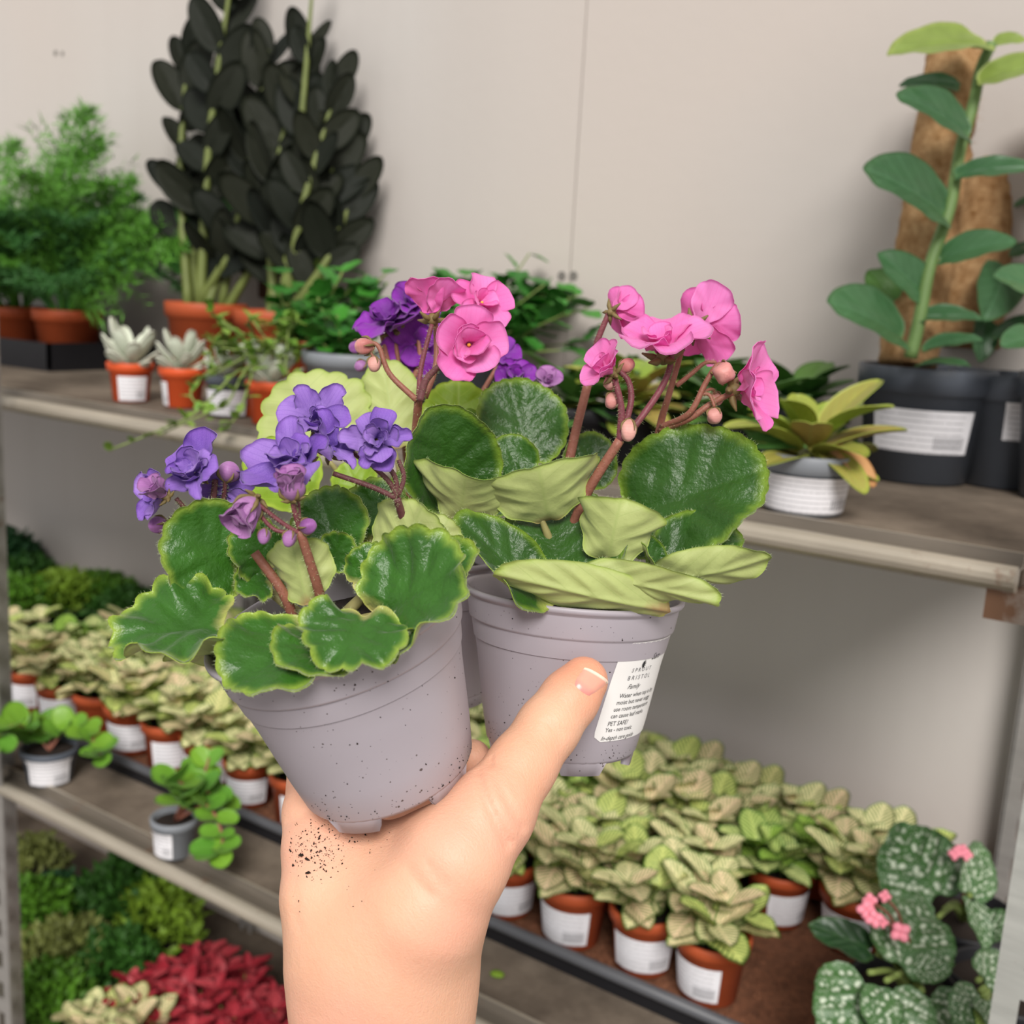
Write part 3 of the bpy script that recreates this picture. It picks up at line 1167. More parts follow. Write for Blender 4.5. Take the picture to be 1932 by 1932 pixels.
flower(vA, oA, (551, 934, .306), (-.05, .92, .40), .0078, 'mauve', 1.12, 5, 3, 32, .8)
bud(vA, oA, (464, 965, .305), .0040, (-.5, -.75, .35), M_mauve, 1.3)
bud(vA, oA, (551, 921, .306), .0036, (.0, .95, .3), M_mauve, 1.1)
bud(vA, oA, (581, 993, .309), .0023, (.95, .15, .2), M_mauve, 1.2)
bud(vA, oA, (546, 1016, .309), .0021, (-.2, -.95, .2), M_mauve, 1.3)
bud(vA, oA, (498, 1012, .308), .0019, (-.1, -.98, .2), M_mauve, 1.3)
flower(vA, oA, (310, 935, .321), (-.55, .55, .60), .0068, 'mauve', 1.05, 5, 2, 33, .8)

# ---- violet with pink flowers (right)
bB, tB = P(1056, 1420, 0.4020), P(1083, 1107, 0.3965)
tB = bB + unit(tB - bB) * POT_H
RB = rot_about(bB, tB, -0.51)
vB = thing('potted_violet', 'grey pot of african violet with cupped leaves and pink flowers, with a white care label', 'potted plant', bB)
potB = violet_pot(vB, bB, RB, bB)
oB = bB
LB = [
    ((868, 972, .388), (822, 768, .374), (.25, .15, .95), M_B, 0.98, dict(cupL=.9, cupR=.55, scal=.03, bend=.35, ruf=.03, nsc=22)),
    ((868, 985, .378), (880, 892, .362), (.1, .30, -.95), M_B, 1.7, dict(cup=1.0, scal=.03, bend=.2, ruf=.06, notch=0, skew=-.4, p=1.15)),
    ((1000, 890, .408), (962, 712, .416), (.15, .10, .98), M_B, 0.98, dict(cup=.45, scal=.035, nsc=24)),
    ((985, 905, .396), (948, 822, .398), (.0, .35, .93), M_B, 1.1, dict(cup=.6, scal=.03, nsc=18)),
    ((1035, 985, .377), (1015, 878, .361), (-.1, .28, -.95), M_B, 1.75, dict(cup=.7, scal=.04, bend=.3, ruf=.05, notch=0, skew=-.45, p=1.15)),
    ((1170, 985, .392), (1448, 878, .376), (-.12, .42, .90), M_B, 0.86, dict(cupL=.55, cupR=.30, scal=.045, nsc=26, ruf=.03, bend=-.12, notch=.25, wL=1.1)),
    ((1146, 1070, .368), (1172, 940, .358), (.25, .25, -.93), M_B, 1.25, dict(cup=1.0, scal=.02, ruf=.07, notch=0, bend=.35, skew=-.5, p=1.2)),
    ((1100, 925, .402), (1125, 815, .406), (.2, .2, .95), M_B, 0.95, dict(cup=.5, scal=.03)),
    ((1066, 1140, .362), (1030, 956, .384), (.0, .30, .95), M_B, 1.32, dict(cup=.85, scal=.035, nsc=24, ruf=.02, notch=.1)),
    ((1262, 1148, .362), (930, 1074, .349), (.02, .50, -.85), M_B, 0.31, dict(cup=.9, scal=.02, nsc=22, notch=0, ruf=.012, bend=.22)),
    ((1095, 1075, .362), (1362, 1130, .350), (.02, .60, -.80), M_B, 0.34, dict(cup=.6, scal=.02, nsc=20, notch=0, bend=.15)),
    ((1225, 1085, .372), (1392, 992, .382), (-.15, .35, .92), M_B, 0.75, dict(cup=.7, scal=.03, nsc=20, notch=.05)),
    ((1215, 1098, .368), (1455, 1052, .352), (.02, .55, -.82), M_B, 0.42, dict(cup=.7, scal=.02, nsc=20, notch=0, bend=.18)),
    ((1250, 1085, .368), (1208, 1010, .366), (.75, .2, .6), M_B, 0.75, dict(cup=1.2, scal=.02, nsc=18, notch=.0)),
    ((1040, 1148, .360), (862, 968, .362), (.50, .42, .74), M_B, 0.58, dict(cupL=.9, cupR=.5, scal=.02, nsc=18, notch=.0)),
    ((960, 1060, .388), (905, 975, .392), (.2, .4, .9), M_B, 0.9, dict(cup=.6, scal=.03)),
    ((1185, 1040, .395), (1280, 985, .398), (.0, .5, .85), M_B, 0.9, dict(cup=.5, scal=.03)),
    ((1100, 1000, .395), (1115, 930, .398), (.1, .4, .9), M_B, 1.0, dict(cup=.5, scal=.03)),
    ((930, 985, .400), (900, 900, .404), (.1, .3, .95), M_B, 1.0, dict(cup=.5, scal=.03)),
]
for i, (b, t, n, mt, W, kw) in enumerate(LB):
    violet_leaf(vB, oB, b, t, n, mt, W, seed=i + 31, **kw)
for pts in ([(1050, 1110, .392), (960, 1040, .388), (870, 970, .387)], [(1060, 1105, .392), (1040, 1030, .380), (1020, 975, .376)], [(1075, 1100, .392), (1120, 1080, .376), (1150, 1050, .366)],
            [(1080, 1100, .394), (1130, 1030, .396), (1170, 985, .392)], [(1060, 1100, .398), (1020, 980, .406), (1000, 890, .407)]):
    petiole(vB, oB, pts)
SB = [
    ([(1055, 1060, .386), (1105, 935, .376), (1170, 830, .370)], .0019, .0016, M_brown),
    ([(1050, 1000, .402), (1078, 850, .400), (1110, 720, .396)], .0019, .0016, M_brown),
    ([(1110, 720, .396), (1125, 650, .394), (1148, 592, .392)], .0013, .0010, M_maroon),
    ([(1170, 832, .370), (1172, 770, .368), (1160, 715, .367)], .0014, .0010, M_maroon),
    ([(1172, 825, .371), (1190, 760, .371), (1186, 720, .371), (1168, 700, .371)], .0012, .0009, M_maroon),
    ([(1195, 808, .374), (1240, 745, .376), (1262, 700, .377), (1268, 660, .377)], .0012, .0010, M_maroon),
    ([(1215, 980, .402), (1243, 815, .396), (1262, 745, .389), (1288, 655, .386)], .0016, .0009, M_brown),
    ([(1245, 812, .394), (1300, 790, .384), (1345, 760, .382), (1395, 735, .380)], .0013, .0010, M_brown),
    ([(1248, 806, .393), (1300, 780, .382), (1330, 725, .380), (1352, 690, .379), (1368, 690, .379)], .0012, .0008, M_brown),
    ([(1276, 728, .386), (1305, 705, .385), (1330, 685, .384), (1352, 684, .383)], .0009, .0006, M_brown),
    ([(1318, 745, .381), (1338, 745, .380), (1348, 768, .379)], .0007, .0006, M_brown),
    ([(1320, 742, .382), (1345, 735, .384), (1350, 760, .386)], .0006, .0005, M_brown),
    ([(770, 960, .402), (782, 840, .392), (790, 750, .380)], .0017, .0015, M_brown),
    ([(787, 756, .380), (735, 705, .380), (715, 655, .380), (695, 645, .380)], .0011, .0007, M_brown),
    ([(790, 750, .381), (795, 690, .381), (815, 612, .381)], .0010, .0008, M_maroon),
    ([(792, 756, .378), (805, 715, .377), (842, 680, .376)], .0014, .0011, M_pbrown),
    ([(802, 750, .386), (822, 690, .390), (822, 610, .392)], .0011, .0009, M_brown),
    ([(706, 655, .380), (700, 665, .380), (706, 675, .380)], .0005, .0005, M_brown),
]
for i, (pts, r0, r1, mt) in enumerate(SB):
    stem(vB, oB, pts, r0, r1, mt, seed=i + 40)
flower(vB, oB, (882, 652, .374), (.25, -.05, .97), .0142, 'pink', .55, 5, 7, 11, .72)
flower(vB, oB, (816, 592, .383), (.0, .92, -.25), .0125, 'pink', .75, 5, 3, 12)
flower(vB, oB, (905, 575, .388), (.45, .25, .80), .0110, 'pink', .35, 5, 4, 13)
flower(vB, oB, (1160, 588, .392), (.72, .20, -.62), .0105, 'pink', .50, 5, 3, 14)
flower(vB, oB, (1250, 660, .377), (-.15, .82, .48), .0165, 'pink', .42, 5, 4, 15, .55)
flower(vB, oB, (1318, 615, .388), (.62, .30, -.55), .0150, 'pink', .30, 5, 5, 16)
flower(vB, oB, (1398, 734, .380), (.82, .05, .50), .0165, 'pink', .42, 5, 3, 17, .5)
flower(vB, oB, (1150, 700, .367), (-.62, .52, .42), .0105, 'pink', .50, 5, 4, 18)
bud(vB, oB, (687, 653, .380), .0031, (-.95, -.15, .2), M_pbud, 1.15)
bud(vB, oB, (706, 687, .380), .0025, (.0, -.98, .2), M_pbud, 1.2)
bud(vB, oB, (1366, 704, .378), .0040, (.1, -.3, .9), M_pbud, 1.0)
bud(vB, oB, (1348, 785, .378), .0030, (.1, -.9, .3), M_pbud, 1.0)
bud(vB, oB, (1186, 812, .368), .0030, (-.1, -.95, .2), M_pbud, 1.4)
bud(vB, oB, (1152, 722, .370), .0026, (-.6, -.6, .3), M_pbud, 1.1)
bud(vB, oB, (1155, 756, .371), .0027, (-.3, -.9, .3), M_pbud, 1.2)
bud(vB, oB, (1182, 690, .373), .0027, (.7, .5, .3), M_pbud, 1.2)
bud(vB, oB, (1352, 752, .386), .0025, (.3, -.8, .2), M_pbud, 1.1)

# ---- third violet, held behind the other two
bC, tC = P(803, 1312, 0.4560), P(800, 1030, 0.4480)
tC = bC + unit(tC - bC) * POT_H
RC = rot_about(bC, tC, 0.2)
vC = thing('potted_violet', 'african violet with deep purple flowers and pale lime leaves, behind the other two held pots', 'potted plant', bC)
violet_pot(vC, bC, RC, bC)
oC = bC
LC = [
    ((615, 862, .432), (562, 700, .440), (-.05, .10, -.98), M_C, 1.30, dict(cup=.35, scal=.11, nsc=15, notch=.05, ruf=.03)),
    ((585, 950, .410), (480, 835, .412), (.1, .3, .95), M_C, 0.95, dict(cup=.5, scal=.06, nsc=16)),
    ((745, 850, .436), (724, 675, .442), (.0, .05, -.98), M_C, 0.72, dict(cup=.5, scal=.04, nsc=14, notch=.05)),
    ((860, 850, .432), (866, 716, .436), (.05, .1, .98), M_C, 1.05, dict(cup=.35, scal=.05, nsc=14)),
    ((880, 875, .424), (880, 770, .425), (.0, .2, .95), M_B, 0.95, dict(cup=.5, scal=.04, nsc=16)),
    ((690, 950, .425), (650, 870, .430), (.0, .3, .95), M_C, 1.0, dict(cup=.5, scal=.05, nsc=16)),
    ((760, 960, .425), (800, 880, .428), (.0, .3, .95), M_B, 1.0, dict(cup=.5, scal=.05, nsc=16)),
    ((800, 1010, .430), (820, 930, .420), (.0, .3, .95), M_C, 0.9, dict(cup=.5, scal=.05, nsc=16)),
    ((830, 1015, .430), (862, 1000, .405), (.0, .8, .6), M_C, 1.2, dict(cup=.4, scal=.05, nsc=14)),
    ((700, 1000, .430), (620, 960, .425), (.0, .5, .85), M_C, 1.0, dict(cup=.5, scal=.05, nsc=16)),
]
for i, (b, t, n, mt, W, kw) in enumerate(LC):
    violet_leaf(vC, oC, b, t, n, mt, W, hairs=0, seed=i + 61, **kw)
for b_, t_ in (((780, 1040, .448), (615, 862, .433)), ((790, 1040, .448), (745, 850, .437)), ((800, 1040, .446), (860, 850, .433)), ((790, 1045, .445), (585, 950, .411))):
    petiole(vC, oC, [b_, ((b_[0] + t_[0]) / 2, (b_[1] + t_[1]) / 2 + 12, (b_[2] + t_[2]) / 2), t_])
for i, pts in enumerate(([(790, 1030, .448), (765, 860, .452), (760, 740, .452), (745, 640, .450)], [(770, 760, .452), (735, 690, .450), (720, 630, .448)],
                         [(810, 1030, .448), (900, 880, .455), (975, 730, .456)], [(815, 1030, .448), (930, 880, .458), (1028, 745, .458)], [(760, 745, .452), (790, 690, .452), (790, 640, .452)],
                         [(800, 1030, .450), (880, 800, .455), (945, 680, .456)])):
    stem(vC, oC, pts, .0014, .0009, M_brown, seed=80 + i, hairs=0)
flower(vC, oC, (738, 612, .448), (-.25, .75, .60), .0150, 'dark', .25, 5, 5, 21)
flower(vC, oC, (785, 650, .454), (.1, -.2, .95), .0150, 'dark', .15, 5, 2, 23)
flower(vC, oC, (778, 585, .452), (.3, .6, .7), .0120, 'dark', .35, 5, 3, 24)
flower(vC, oC, (972, 715, .456), (.1, .5, .85), .0090, 'dark', .35, 5, 6, 25)
flower(vC, oC, (948, 668, .458), (.3, .4, .8), .0075, 'dark', .3, 5, 0, 26)
flower(vC, oC, (1032, 728, .458), (.1, .6, .8), .0080, 'mauve', .85, 5, 4, 27)
bud(vC, oC, (672, 655, .450), .0030, (-.8, -.2, .2), M_mauve, 1.1)
bud(vC, oC, (680, 690, .450), .0026, (-.6, -.5, .2), M_mauve, 1.1)


# ---- care label on the right-hand violet pot, with printed lettering
def cone_r(z):
    return float(np.interp(z, [p[1] for p in POT_PROF[3:10]], [p[0] for p in POT_PROF[3:10]]))


axis_cam = -unit(np.array(bB) - CAM)
ang_view = math.atan2(axis_cam @ RB[:, 1], axis_cam @ RB[:, 0])   # pot angle that faces the lens


def on_potB(u, z, lift):
    "u = arc length to the right of the label's left edge (metres)"
    r = cone_r(z) + lift
    a = ang_view + LBL0 + (u + (z - Z0) * 0.16) / 0.0335
    return np.array([r * math.cos(a), r * math.sin(a), z])


LBL0 = math.radians(21)
LW, Z0, Z1 = 0.046, 0.0130, 0.0485
M_label = plain('white_paper_label', '#f3f1ef', 0.55, 0.02)
M_ink = plain('black_print', '#2a2a2c', 0.7, 0.02)
M_ink2 = plain('grey_print', '#66666a', 0.7, 0.02)
NU, NV, cr = 28, 20, 0.0035
V = []
for j in range(NV + 1):
    z = Z0 + (Z1 - Z0) * j / NV
    dz = min(z - Z0, Z1 - z)
    ins_ = cr - math.sqrt(max(0, cr * cr - (cr - min(dz, cr)) ** 2))
    for i in range(NU + 1):
        u = ins_ + (LW - 2 * ins_) * i / NU
        V.append(on_potB(u, z, 0.00025))
Fs = [(j * (NU + 1) + i, j * (NU + 1) + i + 1, (j + 1) * (NU + 1) + i + 1, (j + 1) * (NU + 1) + i) for j in range(NV) for i in range(NU)]
lab = part('care_label', pot_world(V, bB, RB), Fs, M_label, potB, origin=oB)


def lettering(txt, u, z, size, mat, name='print', shear=0.0):
    cu = bpy.data.curves.new('print', 'FONT')
    cu.body = txt
    cu.size = size
    cu.shear = shear
    cu.resolution_u = 2
    ob = bpy.data.objects.new('print', cu)
    COL.objects.link(ob)
    dg = bpy.context.evaluated_depsgraph_get()
    me = bpy.data.meshes.new_from_object(ob.evaluated_get(dg))
    bpy.data.objects.remove(ob)
    co = np.empty(len(me.vertices) * 3)
    me.vertices.foreach_get('co', co)
    co = co.reshape(-1, 3)
    W_ = pot_world([on_potB(u + c[0], z + c[1], 0.00045) for c in co], bB, RB) - np.asarray(oB)
    me.vertices.foreach_set('co', W_.ravel())
    me.materials.clear()
    me.materials.append(mat)
    o = bpy.data.objects.new(name, me)
    COL.objects.link(o)
    return o


texts = [('Sam', .0155, .0415, .0032, M_ink, .4), ('S P R O U T', .0072, .0378, .0020, M_ink2, 0), ('B R I S T O L', .0065, .0350, .0022, M_ink2, 0), ('Family', .0078, .0318, .0024, M_ink, .4),
         ('Water when top is dry,', .0055, .0288, .0022, M_ink, 0), ('moist but never soggy', .0052, .0264, .0022, M_ink, 0), ('use room temperature', .0049, .0240, .0022, M_ink, 0),
         ('can cause leaf marks', .0046, .0216, .0022, M_ink, 0), ('PET SAFE?', .0043, .0188, .0023, M_ink, 0), ('Yes - non toxic', .0041, .0166, .0022, M_ink, 0),
         ('In-depth care guide', .0033, .0136, .0022, M_ink, .3)]
prints = [lettering(*t[:5], shear=t[5]) for t in texts]
# join the lines of print into one flat layer that belongs to the pot's label
pv, pf = [], []
k = 0
mi_ = []
for o in prints:
    me = o.data
    co = np.empty(len(me.vertices) * 3)
    me.vertices.foreach_get('co', co)
    pv.append(co.reshape(-1, 3))
    for pl in me.polygons:
        pf.append([i + k for i in pl.vertices])
        mi_.append(0 if me.materials[0] == M_ink else 1)
    k += len(me.vertices)
    bpy.data.objects.remove(o)
# leaf emblem above the name
for s_ in range(7):
    a = -0.9 + s_ * 0.32
    pts_ = [(0.0112, 0.0402), (0.0112 + 0.0010 * math.cos(a + .25), 0.0402 + 0.0010 * math.sin(a + .25)), (0.0112 + 0.0022 * math.cos(a), 0.0402 + 0.0022 * math.sin(a)),
            (0.0112 + 0.0010 * math.cos(a - .25), 0.0402 + 0.0010 * math.sin(a - .25))]
    pv.append(pot_world([on_potB(u, z, 0.00045) for u, z in pts_], bB, RB) - np.asarray(oB))
    pf.append([k + 3, k + 2, k + 1, k])
    mi_.append(0)
    k += 4
part('print', np.concatenate(pv), pf, [M_ink, M_ink2], potB, midx=mi_, smooth=False)


# ================================================================== plants on the shelves
M_terra = plain('terracotta_plastic', '#b5532d', 0.55, 0.12, 30, 0.05)
M_terra2 = plain('bright_orange_plastic', '#d9572a', 0.5, 0.08, 30)
M_black = plain('black_tray_plastic', '#1a1a1e', 0.5, 0.2, 20)
M_dgrey = plain('dark_grey_plastic', '#565c66', 0.42, 0.12, 30)
M_grey = plain('mid_grey_plastic', '#868a90', 0.45, 0.12, 30)
M_trayedge = plain('grey_tray_edge', '#55565a', 0.45, 0.12, 20)


def print_mat():
    m = Mat('printed_white_label', 0.55, 0.3)
    u, v = m.attr('side'), m.attr('along')
    ln = m.math('LESS_THAN', m.math('FRACT', m.math('MULTIPLY', v, 7.0)), 0.30)
    ln = m.math('MULTIPLY', ln, m.math('GREATER_THAN', m.noise(900, 2), 0.42))
    ins_ = m.math('MULTIPLY', m.math('GREATER_THAN', u, 0.08), m.math('LESS_THAN', u, 0.90))
    ln = m.math('MULTIPLY', m.math('MULTIPLY', ln, ins_), 0.45)
    blk = m.math('MULTIPLY', m.math('GREATER_THAN', u, 0.62), m.math('LESS_THAN', u, 0.94))
    blk = m.math('MULTIPLY', blk, m.math('MULTIPLY', m.math('LESS_THAN', v, 0.40), m.math('GREATER_THAN', v, 0.10)))
    bars = m.math('LESS_THAN', m.math('FRACT', m.math('MULTIPLY', u, 42.0)), 0.5)
    bk = m.math('MULTIPLY', m.math('MULTIPLY', blk, bars), 0.75)
    c = m.mix(m.math('MAXIMUM', ln, bk), lin('#eceaee'), lin('#5a5a60'))
    m.color(c)
    return m.m


M_print = print_mat()


def pot_profile(R, Rb, H, rim=0.012, lip=0.0022, floor_=0.0):
    return [(Rb * 0.9, 0.0), (Rb, 0.0012), (R - lip - (R - Rb) * 0.18, H - rim - 0.0005), (R - 0.0005, H - rim + 0.0008), (R, H - 0.001), (R - 0.0008, H),
            (R - 0.0026, H), (R - 0.0034, H - 0.002), (R - 0.005 - (R - Rb) * 0.2, H * 0.72)]


def pot_label(root, name, prof, H, ang, span, z0, z1, mat=None):
    zs = [p[1] for p in prof[1:6]]
    rs = [p[0] for p in prof[1:6]]
    V, u_, v_ = [], [], []
    nu, nv = 10, 4
    for j in range(nv + 1):
        z = z0 + (z1 - z0) * j / nv
        r = max(float(np.interp(zz, zs, rs)) for zz in (z - 0.002, z, z + 0.002)) + 0.0007
        for i in range(nu + 1):
            a = ang - span / 2 + span * i / nu
            V.append((r * math.cos(a), r * math.sin(a), z))
            u_.append(i / nu)
            v_.append(j / nv)
    Fs = [(j * (nu + 1) + i, j * (nu + 1) + i + 1, (j + 1) * (nu + 1) + i + 1, (j + 1) * (nu + 1) + i) for j in range(nv) for i in range(nu)]
    return part(name, V, Fs, mat or M_print, root, attrs={'side': u_, 'along': v_, 'edge': u_})


_potcache = {}


def std_pot(root, R, Rb, H, mat, seg=36, rim=0.012, soil=True, label=None):
    key = (R, Rb, H, mat.name, rim)
    if key not in _potcache:
        pr = pot_profile(R, Rb, H, rim)
        V, Fs = lathe([(0.0005, 0.0)] + pr, seg)
        V2, F2 = lathe([(0.0005, H * 0.86), (R * 0.4, H * 0.87), (R * 0.92, H * 0.85)], 20)
        _potcache[key] = (pr, make_mesh('pot', V, Fs, mat), make_mesh('soil', V2, F2, M_soil))
    pr, mp, ms = _potcache[key]
    link('pot', mp, root)
    if soil:
        link('soil', ms, root)
    if label:
        pot_label(root, 'pot_label', pr, H, *label)
    return pr


def toward_cam(p):
    return math.atan2(-p[1] + CAM[1], -p[0] + CAM[0])


# ------------------------------------------------------------------ fittonias
def fittonia_mat(name, pale, green, vary, vary2, cov=0.17):
    m = Mat(name, 0.5, 0.35)
    a, s, e = m.attr('along'), m.attr('side'), m.attr('edge')
    rv = m.n('ObjectInfo').outputs['Random']
    sa = m.math('ABSOLUTE', s)
    q = m.math('SUBTRACT', m.math('MULTIPLY', a, 7.5), m.math('MULTIPLY', m.math('POWER', sa, 0.8), 3.2))
    q = m.math('ADD', q, m.math('MULTIPLY', m.noise(8, 2, 0.5), 0.5))
    q = m.math('ABSOLUTE', m.math('SUBTRACT', m.math('FRACT', q), 0.5))
    lines = m.math('MULTIPLY', m.ramp(q, cov + 0.06, cov - 0.04), m.ramp(sa, 0.04, 0.16))
    base = m.mix(m.ramp(rv, 0.25, 0.55), lin(pale), lin(vary))
    base = m.mix(m.ramp(rv, 0.72, 0.80), base, lin(vary2))
    c = m.mix(m.math('MULTIPLY', lines, 0.92), base, lin(green))
    c = m.mix(m.ramp(e, 0.88, 0.97), c, lin(green))
    m.color(c)
    m.translucent(c, 0.15)
    return m.m


M_fit = fittonia_mat('fittonia_pale', '#f3ecb4', '#5e8434', '#f0d6ae', '#d3dc82')
M_fitg = fittonia_mat('fittonia_green', '#d9e096', '#4a7c2a', '#c2d478', '#a9cc5a')
M_fitr = fittonia_mat('fittonia_red', '#b8323f', '#741d28', '#cf5058', '#96242f')
M_stemg = plain('green_stem', '#7d8f4a', 0.6, 0.2, 90)
FITL = {}
for nm, mt in (('pale', M_fit), ('green', M_fitg), ('red', M_fitr)):
    FITL[nm] = [shared_leaf('leaf', [mt, mt], W=w * (.8 if nm == 'red' else 1), p=1.05, skew=.12, cup=c_, bend=b_, ruf=.02, rk=4, mid=.04, quilt=.008, thick=.015, tip=.06, rings=4, secs=22, seed=i)
                for i, (w, c_, b_) in enumerate(((.74, .45, -.35), (.82, .35, -.6), (.70, .6, -.15)))]


def fittonia_proto(rg, kind, n_st, pot=True, Lk=1.0, H=0.050, lab=None, potmat=None, R=0.029):
    root = thing('fittonia', 'x', 'potted plant')
    std_pot(root, R, R * 0.74, H, potmat or M_terra, 28, 0.010, True, lab)
    for s in range(n_st):
        a = 2 * PI * s / n_st + rg.uniform(-.4, .4)
        rr = 0.0 if s == 0 else rg.uniform(.010, .021)
        base = np.array([rr * math.cos(a), rr * math.sin(a), H * 0.86])
        top = base + np.array([math.cos(a) * rg.uniform(.004, .016), math.sin(a) * rg.uniform(.004, .016), rg.uniform(.020, .036)])
        V, Fs = tube([base, (base + top) / 2 + np.array([0, 0, .002]), top], [.0013, .0010], 6, 2)
        part('stem', V, Fs, M_stemg, root)
        for lev in range(2):
            pos = base + (top - base) * (0.55 + 0.45 * lev)
            az = rg.uniform(0, PI)
            nl = 4 if lev else 3
            for k in range(nl):
                az2 = az + 2 * PI * k / nl + rg.uniform(-.25, .25)
                el = rg.uniform(.10, .75) if lev else rg.uniform(-.3, .35)
                d = np.array([math.cos(az2) * math.cos(el), math.sin(az2) * math.cos(el), math.sin(el)])
                n = np.array([-math.cos(az2) * math.sin(el), -math.sin(az2) * math.sin(el), math.cos(el)])
                L = rg.uniform(.025, .036) * Lk * (1 if lev else 1.1)
                place('leaf', FITL[kind][rg.randrange(3)], root, (0, 0, 0), pos, pos + d * L, n)
    return root


rg = random.Random(21)
cam_ang = -0.95
protos = [fittonia_proto(rg, 'pale', 5, lab=(cam_ang + o_, 2.1, .006, .034)) for o_ in (0.0, -0.5)]
protos += [fittonia_proto(rg, 'pale', 5), fittonia_proto(rg, 'green', 5, lab=(cam_ang + 0.4, 1.9, .006, .034)), fittonia_proto(rg, 'pale', 6, Lk=1.08)]
used = set()
TRAY_X0, TRAY_X1, TRAY_Y0, TRAY_Y1 = -1.215, -0.150, 0.700, 1.005
nx, ny = 16, 4
GR = 'pale veined fittonias filling the long tray'
spots = []
for j in range(ny):
    for i in range(nx):
        x = TRAY_X0 + 0.036 + i * 0.0640 + (0.012 if j % 2 else 0)
        y = TRAY_Y0 + 0.040 + j * 0.0700
        if x > -0.275 and j < 2 or x > -0.205:
            continue
        spots.append((i, j, x + rg.uniform(-.004, .004), y + rg.uniform(-.003, .003)))
ordn = ['first', 'second', 'third', 'fourth', 'fifth', 'sixth', 'seventh', 'eighth', 'ninth', 'tenth', 'eleventh', 'twelfth', 'thirteenth', 'fourteenth', 'fifteenth', 'sixteenth']
rown = ['front', 'second', 'third', 'back']
zt = LO + 0.0065
for i, j, x, y in spots:
    if j == 0:
        k = {9: 0, 10: 2, 11: 0, 12: 1, 5: 0, 6: 0, 7: 0, 4: 0, 3: 1, 2: 2, 8: 3}.get(i, rg.choice((0, 1, 3)))
    else:
        k = rg.choice((2, 3, 4, 4, 1))
    o = protos[k] if k not in used else copy_tree(protos[k])
    used.add(k)
    o.location = (x, y, zt)
    rz = toward_cam((x, y)) - cam_ang + rg.uniform(-.4, .4)
    o.rotation_euler = (0, 0, rz)
    s_ = rg.uniform(.94, 1.10)
    o.scale = (s_, s_, s_)
    o['label'] = 'pale veined fittonia, %s from the left in the %s row of the tray' % (ordn[i], rown[j])
    o['group'] = GR
for k, o in enumerate(protos):
    if k not in used:
        o.location = (-1.1, 0.74, zt)

# long tray and its clay granules
V1, F1 = merge(box(TRAY_X0, TRAY_X1, TRAY_Y0, TRAY_Y1, LO + .0002, LO + .0025), box(TRAY_X0, TRAY_X1, TRAY_Y0, TRAY_Y0 + .003, LO + .0025, LO + .016),
               box(TRAY_X0, TRAY_X1, TRAY_Y1 - .003, TRAY_Y1, LO + .0025, LO + .016), box(TRAY_X0, TRAY_X0 + .003, TRAY_Y0, TRAY_Y1, LO + .0025, LO + .016),
               box(TRAY_X1 - .003, TRAY_X1, TRAY_Y0, TRAY_Y1, LO + .0025, LO + .016))
tray = thing('plant_tray', 'long black plastic tray under the pale fittonias on the lower shelf', 'tray', (TRAY_X0, TRAY_Y0, LO))
part('tray_body', V1, F1, M_black, tray, smooth=False, origin=(TRAY_X0, TRAY_Y0, LO))
xs_ = np.linspace(TRAY_X0 - .004, TRAY_X1 + .004, 2)
V, Fs = tube([(TRAY_X0 - .002, TRAY_Y0 - .001, LO + .0175), (TRAY_X1, TRAY_Y0 - .001, LO + .0175)], .0048, 12, 4)
part('rolled_edge', V, Fs, M_trayedge, tray, origin=(TRAY_X0, TRAY_Y0, LO))
V, Fs = tube([(TRAY_X0, TRAY_Y0 - .001, LO + .0175), (TRAY_X0, TRAY_Y1, LO + .0175)], .0048, 12, 4)
part('rolled_edge', V, Fs, M_trayedge, tray, origin=(TRAY_X0, TRAY_Y0, LO))
M_clay = plain('brown_clay_granules', '#7c5038', 0.9, 0.5, 160, 0.6)
rgn = np.random.RandomState(5)
n_ = 8000
cx = rgn.uniform(TRAY_X0 + .006, TRAY_X1 - .006, n_)
cy_ = TRAY_Y0 + .006 + (TRAY_Y1 - TRAY_Y0 - .012) * rgn.uniform(0, 1, n_) ** 1.5
oc = np.array([(1, 0, 0), (-1, 0, 0), (0, 1, 0), (0, -1, 0), (0, 0, 1), (0, 0, -1)], float)
of = [(0, 2, 4), (2, 1, 4), (1, 3, 4), (3, 0, 4), (2, 0, 5), (1, 2, 5), (3, 1, 5), (0, 3, 5)]
V = np.concatenate([np.array([cx[i], cy_[i], LO + .0035 + rgn.uniform(0, .0015)]) + oc * rgn.uniform(.0012, .0026, (6, 1)) for i in range(n_)])
Fs = [tuple(q_ + 6 * i for q_ in f) for i in range(n_) for f in of]
bv, bf = box(TRAY_X0 + .0035, TRAY_X1 - .0035, TRAY_Y0 + .0035, TRAY_Y1 - .0035, LO + .0026, LO + .0042)
V, Fs = merge((V, Fs), (bv, bf))
g_ = part('clay_granules', V, Fs, M_clay, None, smooth=False)
tag(g_, 'loose brown clay granules spread in the long tray', 'granules', kind='stuff')


